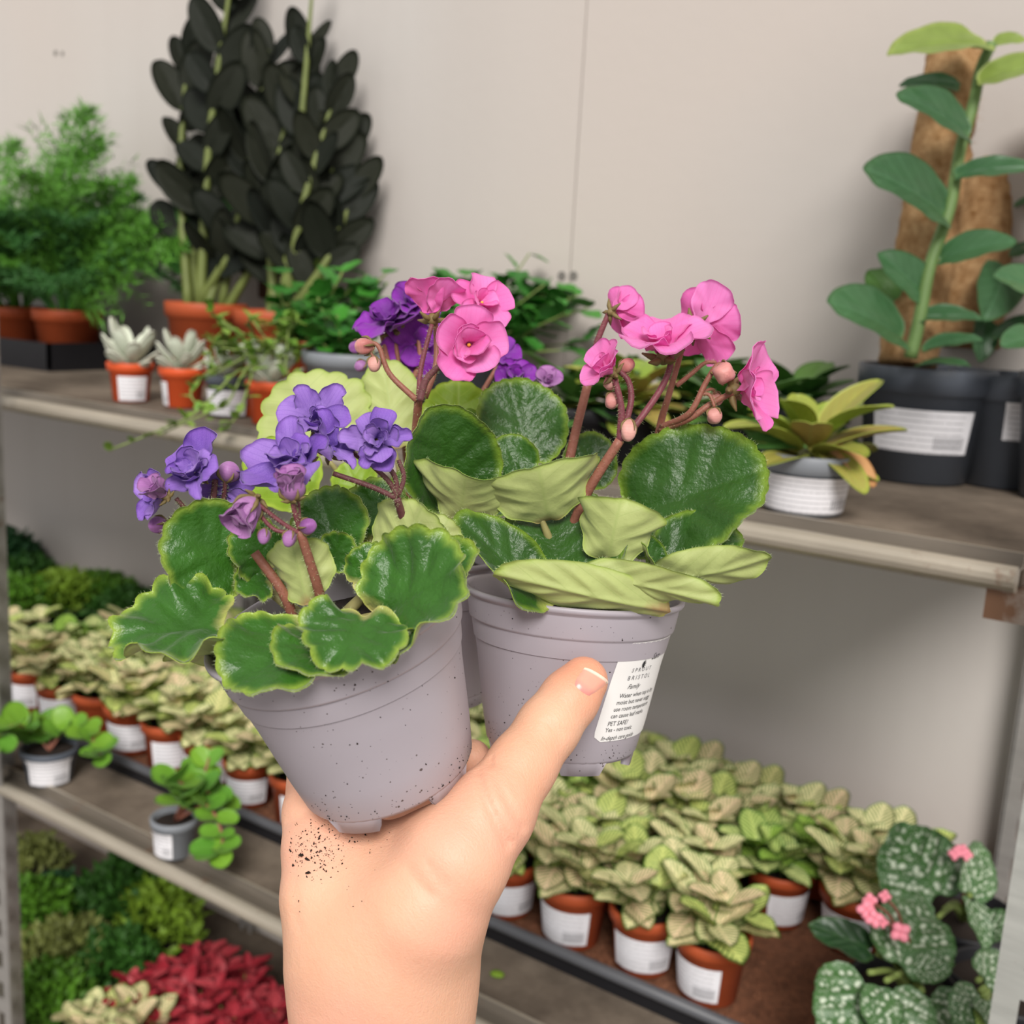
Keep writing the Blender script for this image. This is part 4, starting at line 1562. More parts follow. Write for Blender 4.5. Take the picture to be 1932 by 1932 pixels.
# ------------------------------------------------------------------ spotted begonias at the right end of the lower shelf
def begonia_mat():
    m = Mat('begonia_spotted', 0.38, 0.5)
    a, s, e = m.attr('along'), m.attr('side'), m.attr('edge')
    vx = m.n('CombineXYZ', {0: m.math('MULTIPLY', a, 1.0), 1: m.math('MULTIPLY', s, 0.42), 2: 0.0}).outputs[0]
    d1 = m.n('TexVoronoi', {'Vector': vx, 'Scale': 15.0}).outputs['Distance']
    d2 = m.n('TexVoronoi', {'Vector': vx, 'Scale': 30.0}).outputs['Distance']
    q = m.math('ABSOLUTE', m.math('SUBTRACT', m.math('FRACT', m.math('SUBTRACT', m.math('MULTIPLY', a, 5.0), m.math('MULTIPLY', m.math('ABSOLUTE', s), 1.7))), 0.5))
    rib = m.math('MULTIPLY', m.ramp(q, 0.05, 0.25), m.ramp(e, 0.98, 0.8))
    sp = m.math('MAXIMUM', m.math('MULTIPLY', m.ramp(d1, 0.50, 0.30), rib), m.math('MULTIPLY', m.ramp(d2, 0.30, 0.18), 0.6))
    c = m.mix(m.noise(60, 3), lin('#2c522c'), lin('#557c44'))
    c = m.mix(m.math('MULTIPLY', sp, 0.85), c, lin('#d2dcc6'))
    m.color(c)
    m.bump(m.math('ADD', sp, m.math('MULTIPLY', q, 2.0)), 0.4, 0.002)
    m.translucent(c, 0.08)
    return m.m


M_beg = begonia_mat()
M_begd = leaf_mat('begonia_dark', '#223f22', '#39572c', '#4d6a2c', .96, .05, .4, .08, '#46683c', .3, .2, 300, .05)
M_pinkb = plain('salmon_pink_petal', '#ee8fa0', 0.5, 0.1, 200)


def begonia(label, base, leaves, flowers=()):
    root = thing('begonia', label, 'potted plant', base, 'spotted begonias at the right end of the lower shelf')
    std_pot(root, .045, .034, .062, M_black, 28)
    top = base + np.array([0, 0, .055])
    for (b, t, n, W, mt) in leaves:
        B_, T_ = P(*b), P(*t)
        put_leaf('leaf', root, base, B_, T_, CV(*n), [mt, mt], W=W, p=1.05, skew=.22, cup=.35, bend=-.5, ruf=.02, rk=5, scal=.05, nsc=22, notch=.3, quilt=.02, tip=.05,
                 rings=10, secs=56, seed=int(b[0]))
        mid_ = (top + B_) / 2 + np.array([0, 0, .01])
        V, Fs = tube([top + (B_ - top) * .02, mid_, B_], [.0028, .0020], 8, 5)
        part('petiole', V, Fs, M_stemg, root, origin=base)
    for (c, r) in flowers:
        C0 = P(*c)
        V, Fs = tube([top, (top + C0) / 2 + np.array([0, 0, .02]), C0], [.0014, .0010], 6, 5)
        part('flower_stem', V, Fs, M_brown, root, origin=base)
        pr = []
        for k in range(4):
            d = CV(math.cos(k * 1.57 + c[0]), math.sin(k * 1.57 + c[0]), .4)
            pr.append(blob(C0 + d * r * .6, r * .62, d, 10, 6, 1.2))
        V, Fs = merge(*pr)
        part('flower', V, Fs, M_pinkb, root, origin=base)


b1 = ON(1700, 2010, LO)
begonia('white spotted begonia with pink flowers in front at the right end of the lower shelf', b1, [
    ((1640, 1835, .735), (1575, 1985, .700), (-.25, .45, .85), .95, M_beg),
    ((1672, 1850, .725), (1710, 2010, .690), (.10, .45, .88), .95, M_beg),
    ((1690, 1840, .740), (1745, 1705, .790), (.0, .55, .80), .85, M_beg),
    ((1740, 1870, .735), (1835, 1990, .700), (.25, .45, .85), .95, M_beg),
    ((1655, 1800, .760), (1525, 1745, .770), (-.1, .75, .6), .55, M_begd),
    ((1720, 1830, .745), (1795, 1830, .735), (.1, .7, .7), .9, M_beg)],
    [((1632, 1715, .735), .0050), ((1648, 1732, .732), .0050), ((1640, 1698, .740), .0042), ((1668, 1690, .745), .0036), ((1697, 1757, .730), .0056), ((1665, 1740, .735), .003)])
b2 = ON(1800, 1850, LO)
begonia('large leaved dark begonia beneath the wall at the right end of the lower shelf', b2, [
    ((1782, 1715, .84), (1690, 1560, .90), (-.35, .35, .85), .85, M_beg),
    ((1825, 1700, .83), (1850, 1590, .86), (.3, .2, .92), .70, M_beg),
    ((1830, 1690, .81), (1860, 1790, .78), (.35, .35, .85), .65, M_beg),
    ((1850, 1760, .80), (1925, 1740, .78), (.0, .7, .7), .8, M_beg),
    ((1770, 1730, .82), (1700, 1730, .80), (-.1, .7, .7), .8, M_beg)],
    [((1800, 1610, .84), .0042), ((1812, 1603, .84), .004), ((1822, 1612, .84), .004)])
b3 = ON(1880, 1990, LO)
begonia('small spotted begonia against the right upright of the lower shelf', b3, [
    ((1855, 1880, .705), (1895, 1960, .68), (.2, .5, .85), .85, M_beg),
    ((1845, 1850, .72), (1905, 1815, .74), (.2, .6, .75), .85, M_beg),
    ((1850, 1870, .71), (1800, 1930, .69), (-.1, .6, .8), .8, M_beg),
    ((1850, 1900, .70), (1860, 1960, .68), (.1, .6, .8), .6, M_fitg)])


# ------------------------------------------------------------------ generic small-leaved plants
def leafy(root, meshes, pos_dir, origin=(0, 0, 0), name='leaf'):
    for i, (b, d, n, L) in enumerate(pos_dir):
        place(name, meshes[i % len(meshes)], root, origin, b, np.asarray(b) + np.asarray(d) * L, n)


def rand_dir(rg, az, el):
    d = np.array([math.cos(az) * math.cos(el), math.sin(az) * math.cos(el), math.sin(el)])
    n = np.array([-math.cos(az) * math.sin(el), -math.sin(az) * math.sin(el), math.cos(el)])
    return d, n


def tri_foliage(rg, n, cfun, L, W):
    "many tiny pointed leaves as one mesh"
    V, Fs = [], []
    for _ in range(n):
        c, out = cfun(rg)
        d = unit(out + rg.normal(size=3) * 0.55)
        s = unit(np.cross(d, rg.normal(size=3)))
        l = L * rg.uniform(.6, 1.3)
        w = W * rg.uniform(.7, 1.2)
        k = len(V)
        up = np.cross(s, d)
        V += [c, c + d * l * .5 + s * w, c + d * l + up * l * .1, c + d * l * .5 - s * w, c + d * l * .5 - up * w * .35]
        Fs += [(k, k + 1, k + 4), (k + 1, k + 2, k + 4), (k + 2, k + 3, k + 4), (k + 3, k, k + 4)]
    return np.array(V), Fs


M_moss = plain('bright_moss_green', '#4f7d1c', 0.6, 0.45, 25)
M_moss2 = plain('deep_bush_green', '#33601c', 0.6, 0.45, 25)
M_moss3 = plain('lime_bush_green', '#7c9c2c', 0.6, 0.4, 25)
M_shade = plain('dark_fern_green', '#1f4a24', 0.6, 0.4, 25)
M_mixed = plain('mixed_olive_foliage', '#7a8242', 0.6, 0.45, 40)


def mound(label, base, R, H, mat, potmat, n=900, L=.012, W=.0035, group=None, potR=None, cat='potted plant', up=.6, hpot=.05, name='moss_plant'):
    root = thing(name, label, cat, base, group)
    std_pot(root, potR or R * .7, (potR or R * .7) * .75, hpot, potmat, 24)
    rg_ = np.random.RandomState(int(abs(base[0]) * 1000) % 9999)

    def cf(r):
        a = r.uniform(0, 2 * PI)
        t = math.sqrt(r.uniform(0, 1))
        z = math.sqrt(max(0, 1 - t * t))
        out = unit((math.cos(a) * t, math.sin(a) * t, z * up + .2))
        k = r.uniform(.55, 1.0)
        return np.array([math.cos(a) * t * R * k, math.sin(a) * t * R * k, hpot * .9 + z * H * k]), out
    V, Fs = tri_foliage(rg_, n, cf, L, W)
    o = part('foliage', V, Fs, mat, root, smooth=False)
    o['kind'] = 'stuff'
    return root


# mossy plants in trays at the far left of the lower shelf
MG = 'mossy plants in the black trays on the lower shelf'
for k, (px, py, R, H, mt, lab) in enumerate((
        (40, 1215, .060, .048, M_moss, 'bright green mossy clump at the left end of the lower shelf'),
        (125, 1205, .058, .050, M_moss3, 'lime green mossy clump behind the pale fittonias'),
        (205, 1195, .060, .042, M_moss, 'bright green mossy clump nearest the grey post at the wall'),
        (285, 1205, .055, .030, M_moss2, 'low dark green mossy clump behind the fittonia tray'),
        (20, 1135, .060, .072, M_shade, 'dark bluish fern clump at the left end behind the moss'),
        (105, 1120, .060, .060, M_shade, 'dark bluish fern clump behind the lime moss'),
        (190, 1115, .055, .035, M_moss2, 'deep green moss clump against the wall on the lower shelf'))):
    b = ON(px, py, LO)
    b[1] = min(b[1], YW - .075)
    b[2] = LO + .004
    mound(lab, b, R, H, mt, M_black, 1100, .014, .0036, MG)
bx0 = ON(10, 1330, LO)
for (x0, x1, y0, y1, lab) in ((-1.50, -1.235, .745, .86, 'black plastic tray holding a small pale plant at the left of the lower shelf'),):
    t_ = thing('plant_tray', lab, 'tray', (x0, y0, LO))
    V, Fs = merge(box(0, x1 - x0, 0, y1 - y0, .0003, .003), box(0, x1 - x0, 0, .004, .003, .042), box(0, x1 - x0, y1 - y0 - .004, y1 - y0, .003, .042),
                  box(0, .004, 0, y1 - y0, .003, .042), box(x1 - x0 - .004, x1 - x0, 0, y1 - y0, .003, .042))
    part('tray_body', V, Fs, M_black, t_, smooth=False)
rg = random.Random(77)
b = ON(35, 1290, LO)
b[2] = LO + .0035
o = fittonia_proto(rg, 'pale', 5, lab=(cam_ang, 1.8, .01, .034), potmat=M_black)
o.location = b
o['label'] = 'pinkish fittonia in a black pot in the left black tray'

# ---- trailing plants with round leaves on the front of the lower shelf
M_round = leaf_mat('round_green_leaf', '#5f9a35', '#79ae3c', '#86a848', .96, .02, .35, .2, '#7fb04f', .2, .1, 200, .05, .5, '#9cc43a')
ROUND = [shared_leaf('leaf', [M_round, M_round], W=.85 + .1 * k, p=.85, cup=.25, bend=-.3, mid=.02, ruf=.01, thick=.04, rings=5, secs=26, seed=k) for k in range(3)]


def trailer(label, base, R, H, potmat, stems, lab=None, name='trailing_peperomia', group='round leaved trailing plants on the lower shelf', tilt=None):
    root = thing(name, label, 'potted plant', base, group)
    std_pot(root, R, R * .78, H, potmat, 30, .008, True, lab)
    rg_ = random.Random(int(abs(base[0]) * 1e4))
    for pts, L in stems:
        w = [base + np.array([0, 0, H * .85])] + [P(*p) for p in pts]
        V, Fs = tube(w, [.0016, .0011], 7, 5)
        part('stem', V, Fs, M_brown, root, origin=base)
        path = smooth_path(w, 5)
        for i in range(3, len(path), 2):
            for s in (-1, 1):
                d = unit(unit(path[i] - path[i - 1]) * .5 + CV(s * rg_.uniform(.3, 1), rg_.uniform(-.2, .6), rg_.uniform(-.2, .8)))
                n = unit(CV(rg_.uniform(-.3, .3), .8, .5))
                place('leaf', ROUND[rg_.randrange(3)], root, base, path[i], path[i] + d * L * rg_.uniform(.7, 1.15), n)
    return root


bq = ON(330, 1608, LO)
trailer('round leaved trailing plant in a small grey pot by the lower shelf edge', bq, .0225, .037, M_grey,
        [([(370, 1500, 1.02), (395, 1430, 1.03)], .026), ([(350, 1490, 1.0), (330, 1470, .99)], .028), ([(390, 1520, 1.0), (420, 1580, .98), (405, 1610, .97)], .022),
         ([(375, 1490, 1.01), (420, 1520, 1.02)], .026)], lab=(-1.45, 1.3, .003, .029))
bq = ON(95, 1470, LO)
trailer('round leaved trailing plant in a dark pot with a square white label', bq, .030, .038, M_dgrey,
        [([(60, 1380, 1.17), (20, 1370, 1.13), (-30, 1420, 1.1)], .030), ([(130, 1370, 1.17), (170, 1390, 1.15), (190, 1425, 1.13)], .026), ([(100, 1380, 1.18), (120, 1372, 1.2)], .026)],
        lab=(-.62, 1.7, .003, .032))

# ---- bottom shelf: bushes, red and pale fittonias
BG = 'leafy bushes on the bottom shelf'
for k, (px, py, zt_, R, H, mt, pm, n, L, W, lab) in enumerate((
        (60, 1700, .50, .070, .075, M_moss, M_black, 900, .016, .0055, 'bright green bushy plant beside the left upright on the bottom shelf'),
        (245, 1690, .49, .075, .095, M_moss2, M_black, 900, .020, .0070, 'deep green bushy plant behind the red fittonias on the bottom shelf'),
        (300, 1730, .48, .055, .080, M_moss3, M_black, 500, .022, .0075, 'lime leaved bushy plant next to the red fittonias on the bottom shelf'),
        (120, 1790, .48, .075, .060, M_mixed, M_black, 900, .014, .0050, 'olive creeping plant with round leaflets low on the bottom shelf'),
        (215, 1800, .48, .060, .055, M_moss2, M_black, 600, .016, .0065, 'dark green creeping plant in front of the red fittonias'),
        (90, 1880, .47, .060, .055, M_moss, M_black, 700, .014, .0055, 'bright green creeping plant low beside the left upright'),
        (105, 1640, .52, .045, .050, M_shade, M_terra, 400, .020, .0080, 'dark leaved plant in a terracotta pot on the bottom shelf'),
        (60, 1560, .52, .050, .050, M_mixed, M_black, 500, .014, .0050, 'grey green speckled plant at the back of the bottom shelf'))):
    b = ON(px, py, zt_)
    b[1] = min(b[1], YW - .08)
    b[2] = BOT
    mound(lab, b, R, H, mt, pm, n, L, W, BG, name='bushy_plant', hpot=.055, potR=.045)
rg = random.Random(5)
pr_ = fittonia_proto(rg, 'red', 10, Lk=.70, R=.034)
pr2 = fittonia_proto(rg, 'pale', 6, Lk=.95)
first = {0: True, 1: True}
redn = ['leftmost', 'second', 'third', 'fourth', 'fifth', 'sixth', 'seventh', 'eighth', 'ninth']
ks = 0
REDL = ['topmost of the crimson cluster', 'upper left of the crimson cluster', 'upper right of the crimson cluster, nearest the wrist', 'leftmost of the crimson cluster', 'middle of the crimson cluster',
        'beside the wrist, second from the top right', 'cut by the bottom of the picture on the left', 'cut by the bottom of the picture in the middle', 'cut by the bottom of the picture beside the wrist']
for (px, py, kind) in ((395, 1820, 0), (330, 1855, 0), (450, 1840, 0), (270, 1895, 0), (385, 1890, 0), (495, 1890, 0), (330, 1935, 0), (450, 1945, 0), (525, 1940, 0), (185, 1925, 1), (240, 1945, 1)):
    b = ON(px, py, BOT + .075)
    b[2] = BOT
    src = pr_ if kind == 0 else pr2
    o = src if first[kind] else copy_tree(src)
    first[kind] = False
    o.location = b
    o.rotation_euler = (0, 0, rg.uniform(0, 6))
    o.scale = [rg.uniform(1.0, 1.2)] * 3
    if kind == 0:
        o['label'] = 'red fittonia on the bottom shelf, ' + REDL[ks]
        ks += 1
        o['group'] = 'red fittonias on the bottom shelf'
    else:
        o['label'] = 'pale fittonia on the bottom shelf, %s' % ('beside the red ones' if px > 200 else 'furthest left of the two by the bottom edge')
        o['group'] = 'pale fittonias on the bottom shelf'

# ================================================================== upper shelf
# ---- asparagus ferns in terracotta pots, standing in a black tray
M_fern = plain('asparagus_fern_green', '#5f9a33', 0.6, 0.35, 20)
M_fernd = plain('asparagus_fern_dark', '#3f7436', 0.6, 0.35, 20)


def frond_mesh(seed, mat, arch, n_side=26, L=1.0):
    r = np.random.RandomState(seed)
    t = np.linspace(0, 1, 14)
    spine = np.stack([np.zeros(14), t * (1 - .25 * arch * t), arch * (0.55 * t - 1.0 * t * t) + .25 * t], 1)
    V, Fs = tube(spine, [.010, .004], 5, 1, raw=True)
    V = list(V)
    for i in range(n_side):
        u = .15 + .85 * i / n_side
        p = np.array([np.interp(u, t, spine[:, k]) for k in range(3)])
        for s in (-1, 1):
            d = unit((s * 1.0, .75, r.uniform(-.15, .35)))
            l = (.34 * math.sin(PI * min(1, u * .85 + .18)) + .03) * r.uniform(.7, 1.15)
            nn = 22
            for j in range(nn):
                q = p + d * l * (j / nn) - np.array([0, 0, .10]) * l * (j / nn) ** 2
                dd = unit(d * .6 + r.normal(size=3) * .55)
                ll = .055 * r.uniform(.6, 1.3)
                w = unit(np.cross(dd, r.normal(size=3))) * .0046
                k = len(V)
                V += [q - w, q + w, q + dd * ll]
                Fs.append((k, k + 1, k + 2))
    return make_mesh('frond', np.array(V), Fs, mat, smooth=False)


FR = [frond_mesh(i, M_fern if i % 2 == 0 else M_fernd, a) for i, a in enumerate((.5, .7, .35, .9))]


def fern(label, base, R, H, n, Ls, seed, az0=None, spread=6.28, tall=()):
    root = thing('asparagus_fern', label, 'potted plant', base, 'asparagus ferns on the upper shelf')
    std_pot(root, R, R * .76, H, M_terra, 32, .016)
    rg_ = random.Random(seed)
    for k in range(n):
        a = (az0 or 0) + (k / n - .5) * spread + rg_.uniform(-.3, .3)
        el = rg_.uniform(.25, 1.05)
        d, nrm = rand_dir(rg_, a, el)
        b = np.array([math.cos(a) * R * .3, math.sin(a) * R * .3, H * .86])
        LL = rg_.uniform(*Ls)
        ymax = YW - .085 - base[1] - b[1]
        if d[1] * LL > ymax:
            d = unit(np.array([d[0], ymax / LL, d[2]]))
        place('frond', FR[rg_.randrange(4)], root, (0, 0, 0), b, b + d * LL, nrm)
    for (px, py, d_) in tall:
        b = np.array([0, 0, H * .86])
        e = P(px, py, d_)
        e[1] = min(e[1], YW - .08)
        e = e - base
        place('frond', FR[2], root, (0, 0, 0), b, e, (.2, -.6, .6))
    return root


tz = UP + .004
f1 = ON(225, 700, UP)
f1 = np.array([-1.36, .925, tz])
fern('feathery asparagus fern in the rightmost terracotta pot of the black tray', f1, .046, .072, 26, (.16, .27), 3, tall=((262, 185, 1.50), (345, 420, 1.40), (410, 470, 1.38), (340, 330, 1.45)))
fern('feathery asparagus fern in the middle terracotta pot of the black tray', np.array([-1.475, .920, tz]), .046, .070, 24, (.16, .26), 4, tall=((345, 275, 1.5), (60, 235, 1.5)))
fern('feathery asparagus fern in the leftmost terracotta pot of the black tray', np.array([-1.585, .920, tz]), .046, .070, 20, (.15, .24), 6, tall=((20, 240, 1.6),))
tb = thing('plant_tray', 'black plastic tray under the ferns on the upper shelf', 'tray', (-1.70, .845, UP))
V, Fs = merge(box(0, .415, 0, .165, .0003, .003), box(0, .415, 0, .004, .003, .036), box(0, .415, .161, .165, .003, .036), box(0, .004, 0, .165, .003, .036), box(.411, .415, 0, .165, .003, .036))
part('tray_body', V, Fs, M_black, tb, smooth=False)

# ---- raven zz plants
M_zz = leaf_mat('raven_leaf', '#171c17', '#1c231b', '#263020', .99, .02, .62, .03, None, .35, .1, 200, .0, .7, '#26281b')
M_zz.node_tree.nodes['Principled BSDF'].inputs['Specular IOR Level'].default_value = 0.18
M_zzg = leaf_mat('young_zz_leaf', '#2f6420', '#3d7226', '#557a2c', .99, .02, .32, .12, None, .25, .1, 200)
ZZL = [shared_leaf('leaflet', [M_zz, M_zz], W=.52, p=1.05, cup=.35, bend=-.3 + .5 * k, mid=.03, thick=.02, rings=4, secs=22, seed=k) for k in range(2)]
ZZG = [shared_leaf('leaflet', [M_zzg, M_zzg], W=.48, p=1.1, cup=.3, bend=-.2, mid=.03, thick=.02, rings=4, secs=22, seed=9)]
M_zst = plain('zz_stem', '#6f7a3e', 0.5, 0.25, 40)


def zz(label, base, R, H, stems, name='zz_plant'):
    root = thing(name, label, 'potted plant', base, 'dark leaved zz plants by the wall')
    std_pot(root, R, R * .76, H, M_terra, 32, .018)
    for i, (bx, tip, nleaf, L, young) in enumerate(stems):
        w0 = base + np.array([bx, -.01 + .02 * (i % 2), H * .85])
        w1 = P(*tip)
        w1[1] = min(w1[1], YW - .05)
        rg_ = random.Random(i + int(abs(base[0]) * 100))
        mid_ = (w0 + w1) / 2 + np.array([bx * .4 + rg_.uniform(-.015, .015), rg_.uniform(-.02, .01), 0])
        nleaf = int(nleaf * .72)
        V, Fs = tube([w0, mid_, w1], [.0065, .0045, .0018], 8, 6)
        part('stem', V, Fs, M_zst, root, origin=base)
        path = smooth_path([w0, mid_, w1], 14)
        rg_ = random.Random(i + int(abs(base[0]) * 100))
        for k in range(nleaf):
            u = .30 + .70 * k / (nleaf - 1)
            j = min(len(path) - 2, int(u * (len(path) - 1)))
            pp = path[j]
            td = unit(path[j + 1] - path[j])
            s = 1 if k % 2 else -1
            sd_ = unit(CV(s, rg_.uniform(-.3, .3), rg_.uniform(-.9, .9)))
            d = unit(sd_ * (1 - .5 * u) * rg_.uniform(.6, 1.2) + td * (.7 + .4 * u))
            n = unit(CV(rg_.uniform(-.8, .8), rg_.uniform(-.1, .5), .9) + np.array(td) * -.2)
            Lk = L * rg_.uniform(.9, 1.25) * (1 if u < .9 else .85)
            q = pp + d * Lk
            if q[1] > YW - .008:
                d = unit(d - np.array([0, (q[1] - YW + .012) / Lk, 0]))
            place('leaflet', (ZZG if young else ZZL)[rg_.randrange(1 if young else 2)], root, base, pp, pp + d * Lk, n)
    return root


zb1 = np.array([-1.098, .940, UP + .0005])
zz('tall dark leaved zz plant in a terracotta pot, left of the pair by the wall', zb1, .050, .098, [
    (.0, (560, -60, 1.42), 20, .068, False), (-.015, (470, 220, 1.42), 16, .066, False), (-.02, (400, 100, 1.44), 15, .062, False), (.012, (600, 120, 1.40), 16, .066, False),
    (.01, (545, 260, 1.38), 15, .066, False), (-.025, (440, 330, 1.38), 10, .075, True), (-.012, (515, 380, 1.36), 13, .066, False), (.02, (590, 330, 1.38), 13, .066, False)])
zb2 = np.array([-.972, .935, UP + .0005])
zz('tall dark leaved zz plant in a terracotta pot, right of the pair by the wall', zb2, .048, .095, [
    (.02, (775, 20, 1.42), 6, .050, False), (.0, (690, 120, 1.38), 17, .066, False), (.02, (770, 190, 1.38), 17, .060, False), (-.01, (630, 200, 1.38), 15, .066, False), (.015, (735, 300, 1.36), 14, .064, False),
    (-.02, (640, 360, 1.36), 14, .066, False), (.02, (760, 380, 1.36), 12, .060, False), (-.005, (690, 400, 1.34), 13, .062, False)])
# bare shoots
V, Fs = tube([P(597, 590, 1.30), P(597, 520, 1.30), P(598, 465, 1.30)], [.009, .0085, .002], 10, 5)
o = part('new_shoot', V, Fs, M_moss3, bpy.data.objects['zz_plant.001'] if 'zz_plant.001' in bpy.data.objects else None, origin=zb2)

zroot = [o for o in bpy.data.objects if o.name == 'zz_plant'][0]
V, Fs = box(-.0045, .0045, -.0006, .0006, 0, .045)
M_tag = plain('white_plant_tag', '#dcdcda', 0.5, 0.05)
q = P(472, 155, 1.40)
part('plant_tag', np.array(V) + q, Fs, M_tag, zroot, smooth=False, origin=zb1)
V, Fs = tube([P(505, 560, 1.44), P(505, 300, 1.45), P(507, 92, 1.45)], .012, 14, 4)
part('support_pole', V, Fs, plain('brown_support_pole', '#5d4436', .9, .3, 60, .4), zroot, origin=zb1)
# ---- white succulents in small orange pots
M_succ = leaf_mat('white_succulent', '#cfd6c2', '#e2e4d2', '#b9c7a0', .9, .02, .5, .08, None, .12, .1, 200)
SUC = [shared_leaf('leaf', [M_succ, M_succ], W=.42, p=.85, skew=-.2, cup=.4, bend=.55, thick=.12, rings=5, secs=20, seed=k) for k in range(2)]


def succulent(label, base, R, H, n, L, seed, potmat, lab, squat=1.0):
    root = thing('succulent', label, 'potted plant', base, 'white succulents at the front of the upper shelf')
    std_pot(root, R, R * .74, H, potmat, 28, .009, True, lab)
    rg_ = random.Random(seed)
    for k in range(n):
        a = k * 2.4 + rg_.uniform(-.2, .2)
        el = (.35 + .9 * k / n) * squat
        d, nn = rand_dir(rg_, a, el)
        b = np.array([math.cos(a) * .003, math.sin(a) * .003, H * .86 + .0012 * k])
        place('leaf', SUC[k % 2], root, (0, 0, 0), b, b + d * L * rg_.uniform(.8, 1.1), nn)
    return root


for (px, py, pm, L, n, lab, lb) in ((247, 757, M_terra2, .036, 13, 'white upright succulent in an orange pot at the left end of the row', (-.55, 1.5, .002, .027)),
                                    (345, 768, M_terra2, .030, 14, 'pale rosette succulent in the second small orange pot', (-1.9, .8, .002, .026)),
                                    (432, 785, M_dgrey, .028, 13, 'grey green rosette succulent in a pot with a white label', (-1.0, 2.4, .002, .026)),
                                    (512, 800, M_terra2, .034, 14, 'grey rosette succulent in a small orange pot by the grey pot', None)):
    b = ON(px, py, UP)
    b = np.array([b[0], max(b[1], YU + .036), UP + .0003])
    succulent(lab, b, .0240, .040, n, L, px, pm, lb)

# ---- trailing small-leaved vine and clover-like foliage plants
M_vine = leaf_mat('small_vine_leaf', '#5f8f2a', '#8db043', '#7fa03c', .9, .02, .45, .2, None, .3, .1, 200, .0, .5, '#a9bc5a')
VINE = [shared_leaf('leaf', [M_vine, M_vine], W=.6, p=1.0, cup=.35, bend=-.2, thick=.03, rings=3, secs=14, seed=k) for k in range(2)]
M_clov = leaf_mat('clover_leaf', '#46902f', '#56993a', '#6aa044', .97, .02, .45, .15, None, .3, .1, 200, .0, .75, '#27602a')
CLOV = [shared_leaf('leaf', [M_clov, M_clov], W=1.0, p=.9, cup=.25, bend=-.3, scal=.28, nsc=5 + k, notch=.2, mid=.02, thick=.02, rings=4, secs=36, seed=k) for k in range(2)]


def foliage(label, name, base, R, H, potmat, meshes, stems, L, per, seed, group, lab=None, smat=None, el=(-.4, 1.0), pot=True):
    root = thing(name, label, 'potted plant', base, group)
    std_pot(root, R, R * .77, H, potmat, 30, .012, True, lab)
    rg_ = random.Random(seed)
    for pts in stems:
        w = [base + np.array([rg_.uniform(-.4, .4) * R, rg_.uniform(-.4, .4) * R, H * .85])] + [P(*p) for p in pts]
        for q in w:
            q[1] = min(q[1], YW - .03)
        V, Fs = tube(w, [.0014, .0008], 6, 5)
        part('stem', V, Fs, smat or M_stemg, root, origin=base)
        path = smooth_path(w, 6)
        for i in np.linspace(len(path) * .3, len(path) - 1, per):
            p_ = path[int(i)]
            a = rg_.uniform(0, 6.28)
            d, nn = rand_dir(rg_, a, rg_.uniform(*el))
            LL = L * rg_.uniform(.7, 1.2)
            if (p_ + d * LL)[1] > YW - .006:
                d = unit(np.array([d[0], -abs(d[1]), d[2]]))
            place('leaf', meshes[rg_.randrange(len(meshes))], root, base, p_, p_ + d * LL, nn)
    return root


rg = random.Random(40)
vb = np.array([-.815, .765, UP + .0003])
st = []
for k in range(13):
    st.append([(rg.uniform(395, 560), rg.uniform(590, 690), 1.02), (rg.uniform(380, 560), rg.uniform(600, 730), .99)])
st += [[(420, 690, 1.0), (360, 740, .97), (400, 790, .95)], [(450, 700, .98), (380, 770, .95), (330, 800, .945), (205, 850, .94)], [(460, 640, 1.0), (410, 600, 1.0), (390, 575, 1.0)],
       [(470, 690, .97), (430, 760, .95), (400, 775, .945), (300, 820, .94)], [(480, 690, .98), (450, 780, .94), (415, 815, .935)]]
foliage('trailing small leaved vine spilling over the upper shelf edge', 'trailing_vine', vb, .030, .046, M_terra2, VINE, st, .013, 12, 8, None)
cb = np.array([-.860, .870, UP + .0003])
st = [[(rg.uniform(520, 740), rg.uniform(510, 650), rg.uniform(1.08, 1.2))] for k in range(26)]
foliage('clover leaved plant in a terracotta pot in front of the zz plants', 'clover_plant', cb, .050, .070, M_terra, CLOV, st, .024, 7, 9, 'clover leaved plants on the upper shelf')
cb = np.array([-.70, .930, UP + .0003])
st = [[(rg.uniform(815, 1125), rg.uniform(525, 670), rg.uniform(1.08, 1.24))] for k in range(46)] + [[(1015, 480, 1.2)], [(1000, 520, 1.2)], [(1060, 570, 1.2)], [(880, 520, 1.2)]]
foliage('clover leaved plant against the wall behind the pink flowers', 'clover_plant', cb, .055, .075, M_dgrey, CLOV, st, .026, 10, 10, 'clover leaved plants on the upper shelf')
gb = ON(632, 800, UP)
gb = np.array([-.700, .770, UP + .0003])
st = [[(rg.uniform(590, 720), rg.uniform(560, 660), rg.uniform(.98, 1.04))] for k in range(14)]
foliage('leafy green plant in a grey pot with a white label behind the violets', 'clover_plant', gb, .046, .070, M_grey, CLOV, st, .022, 7, 12, 'clover leaved plants on the upper shelf',
        lab=(-1.1, .8, .006, .030))

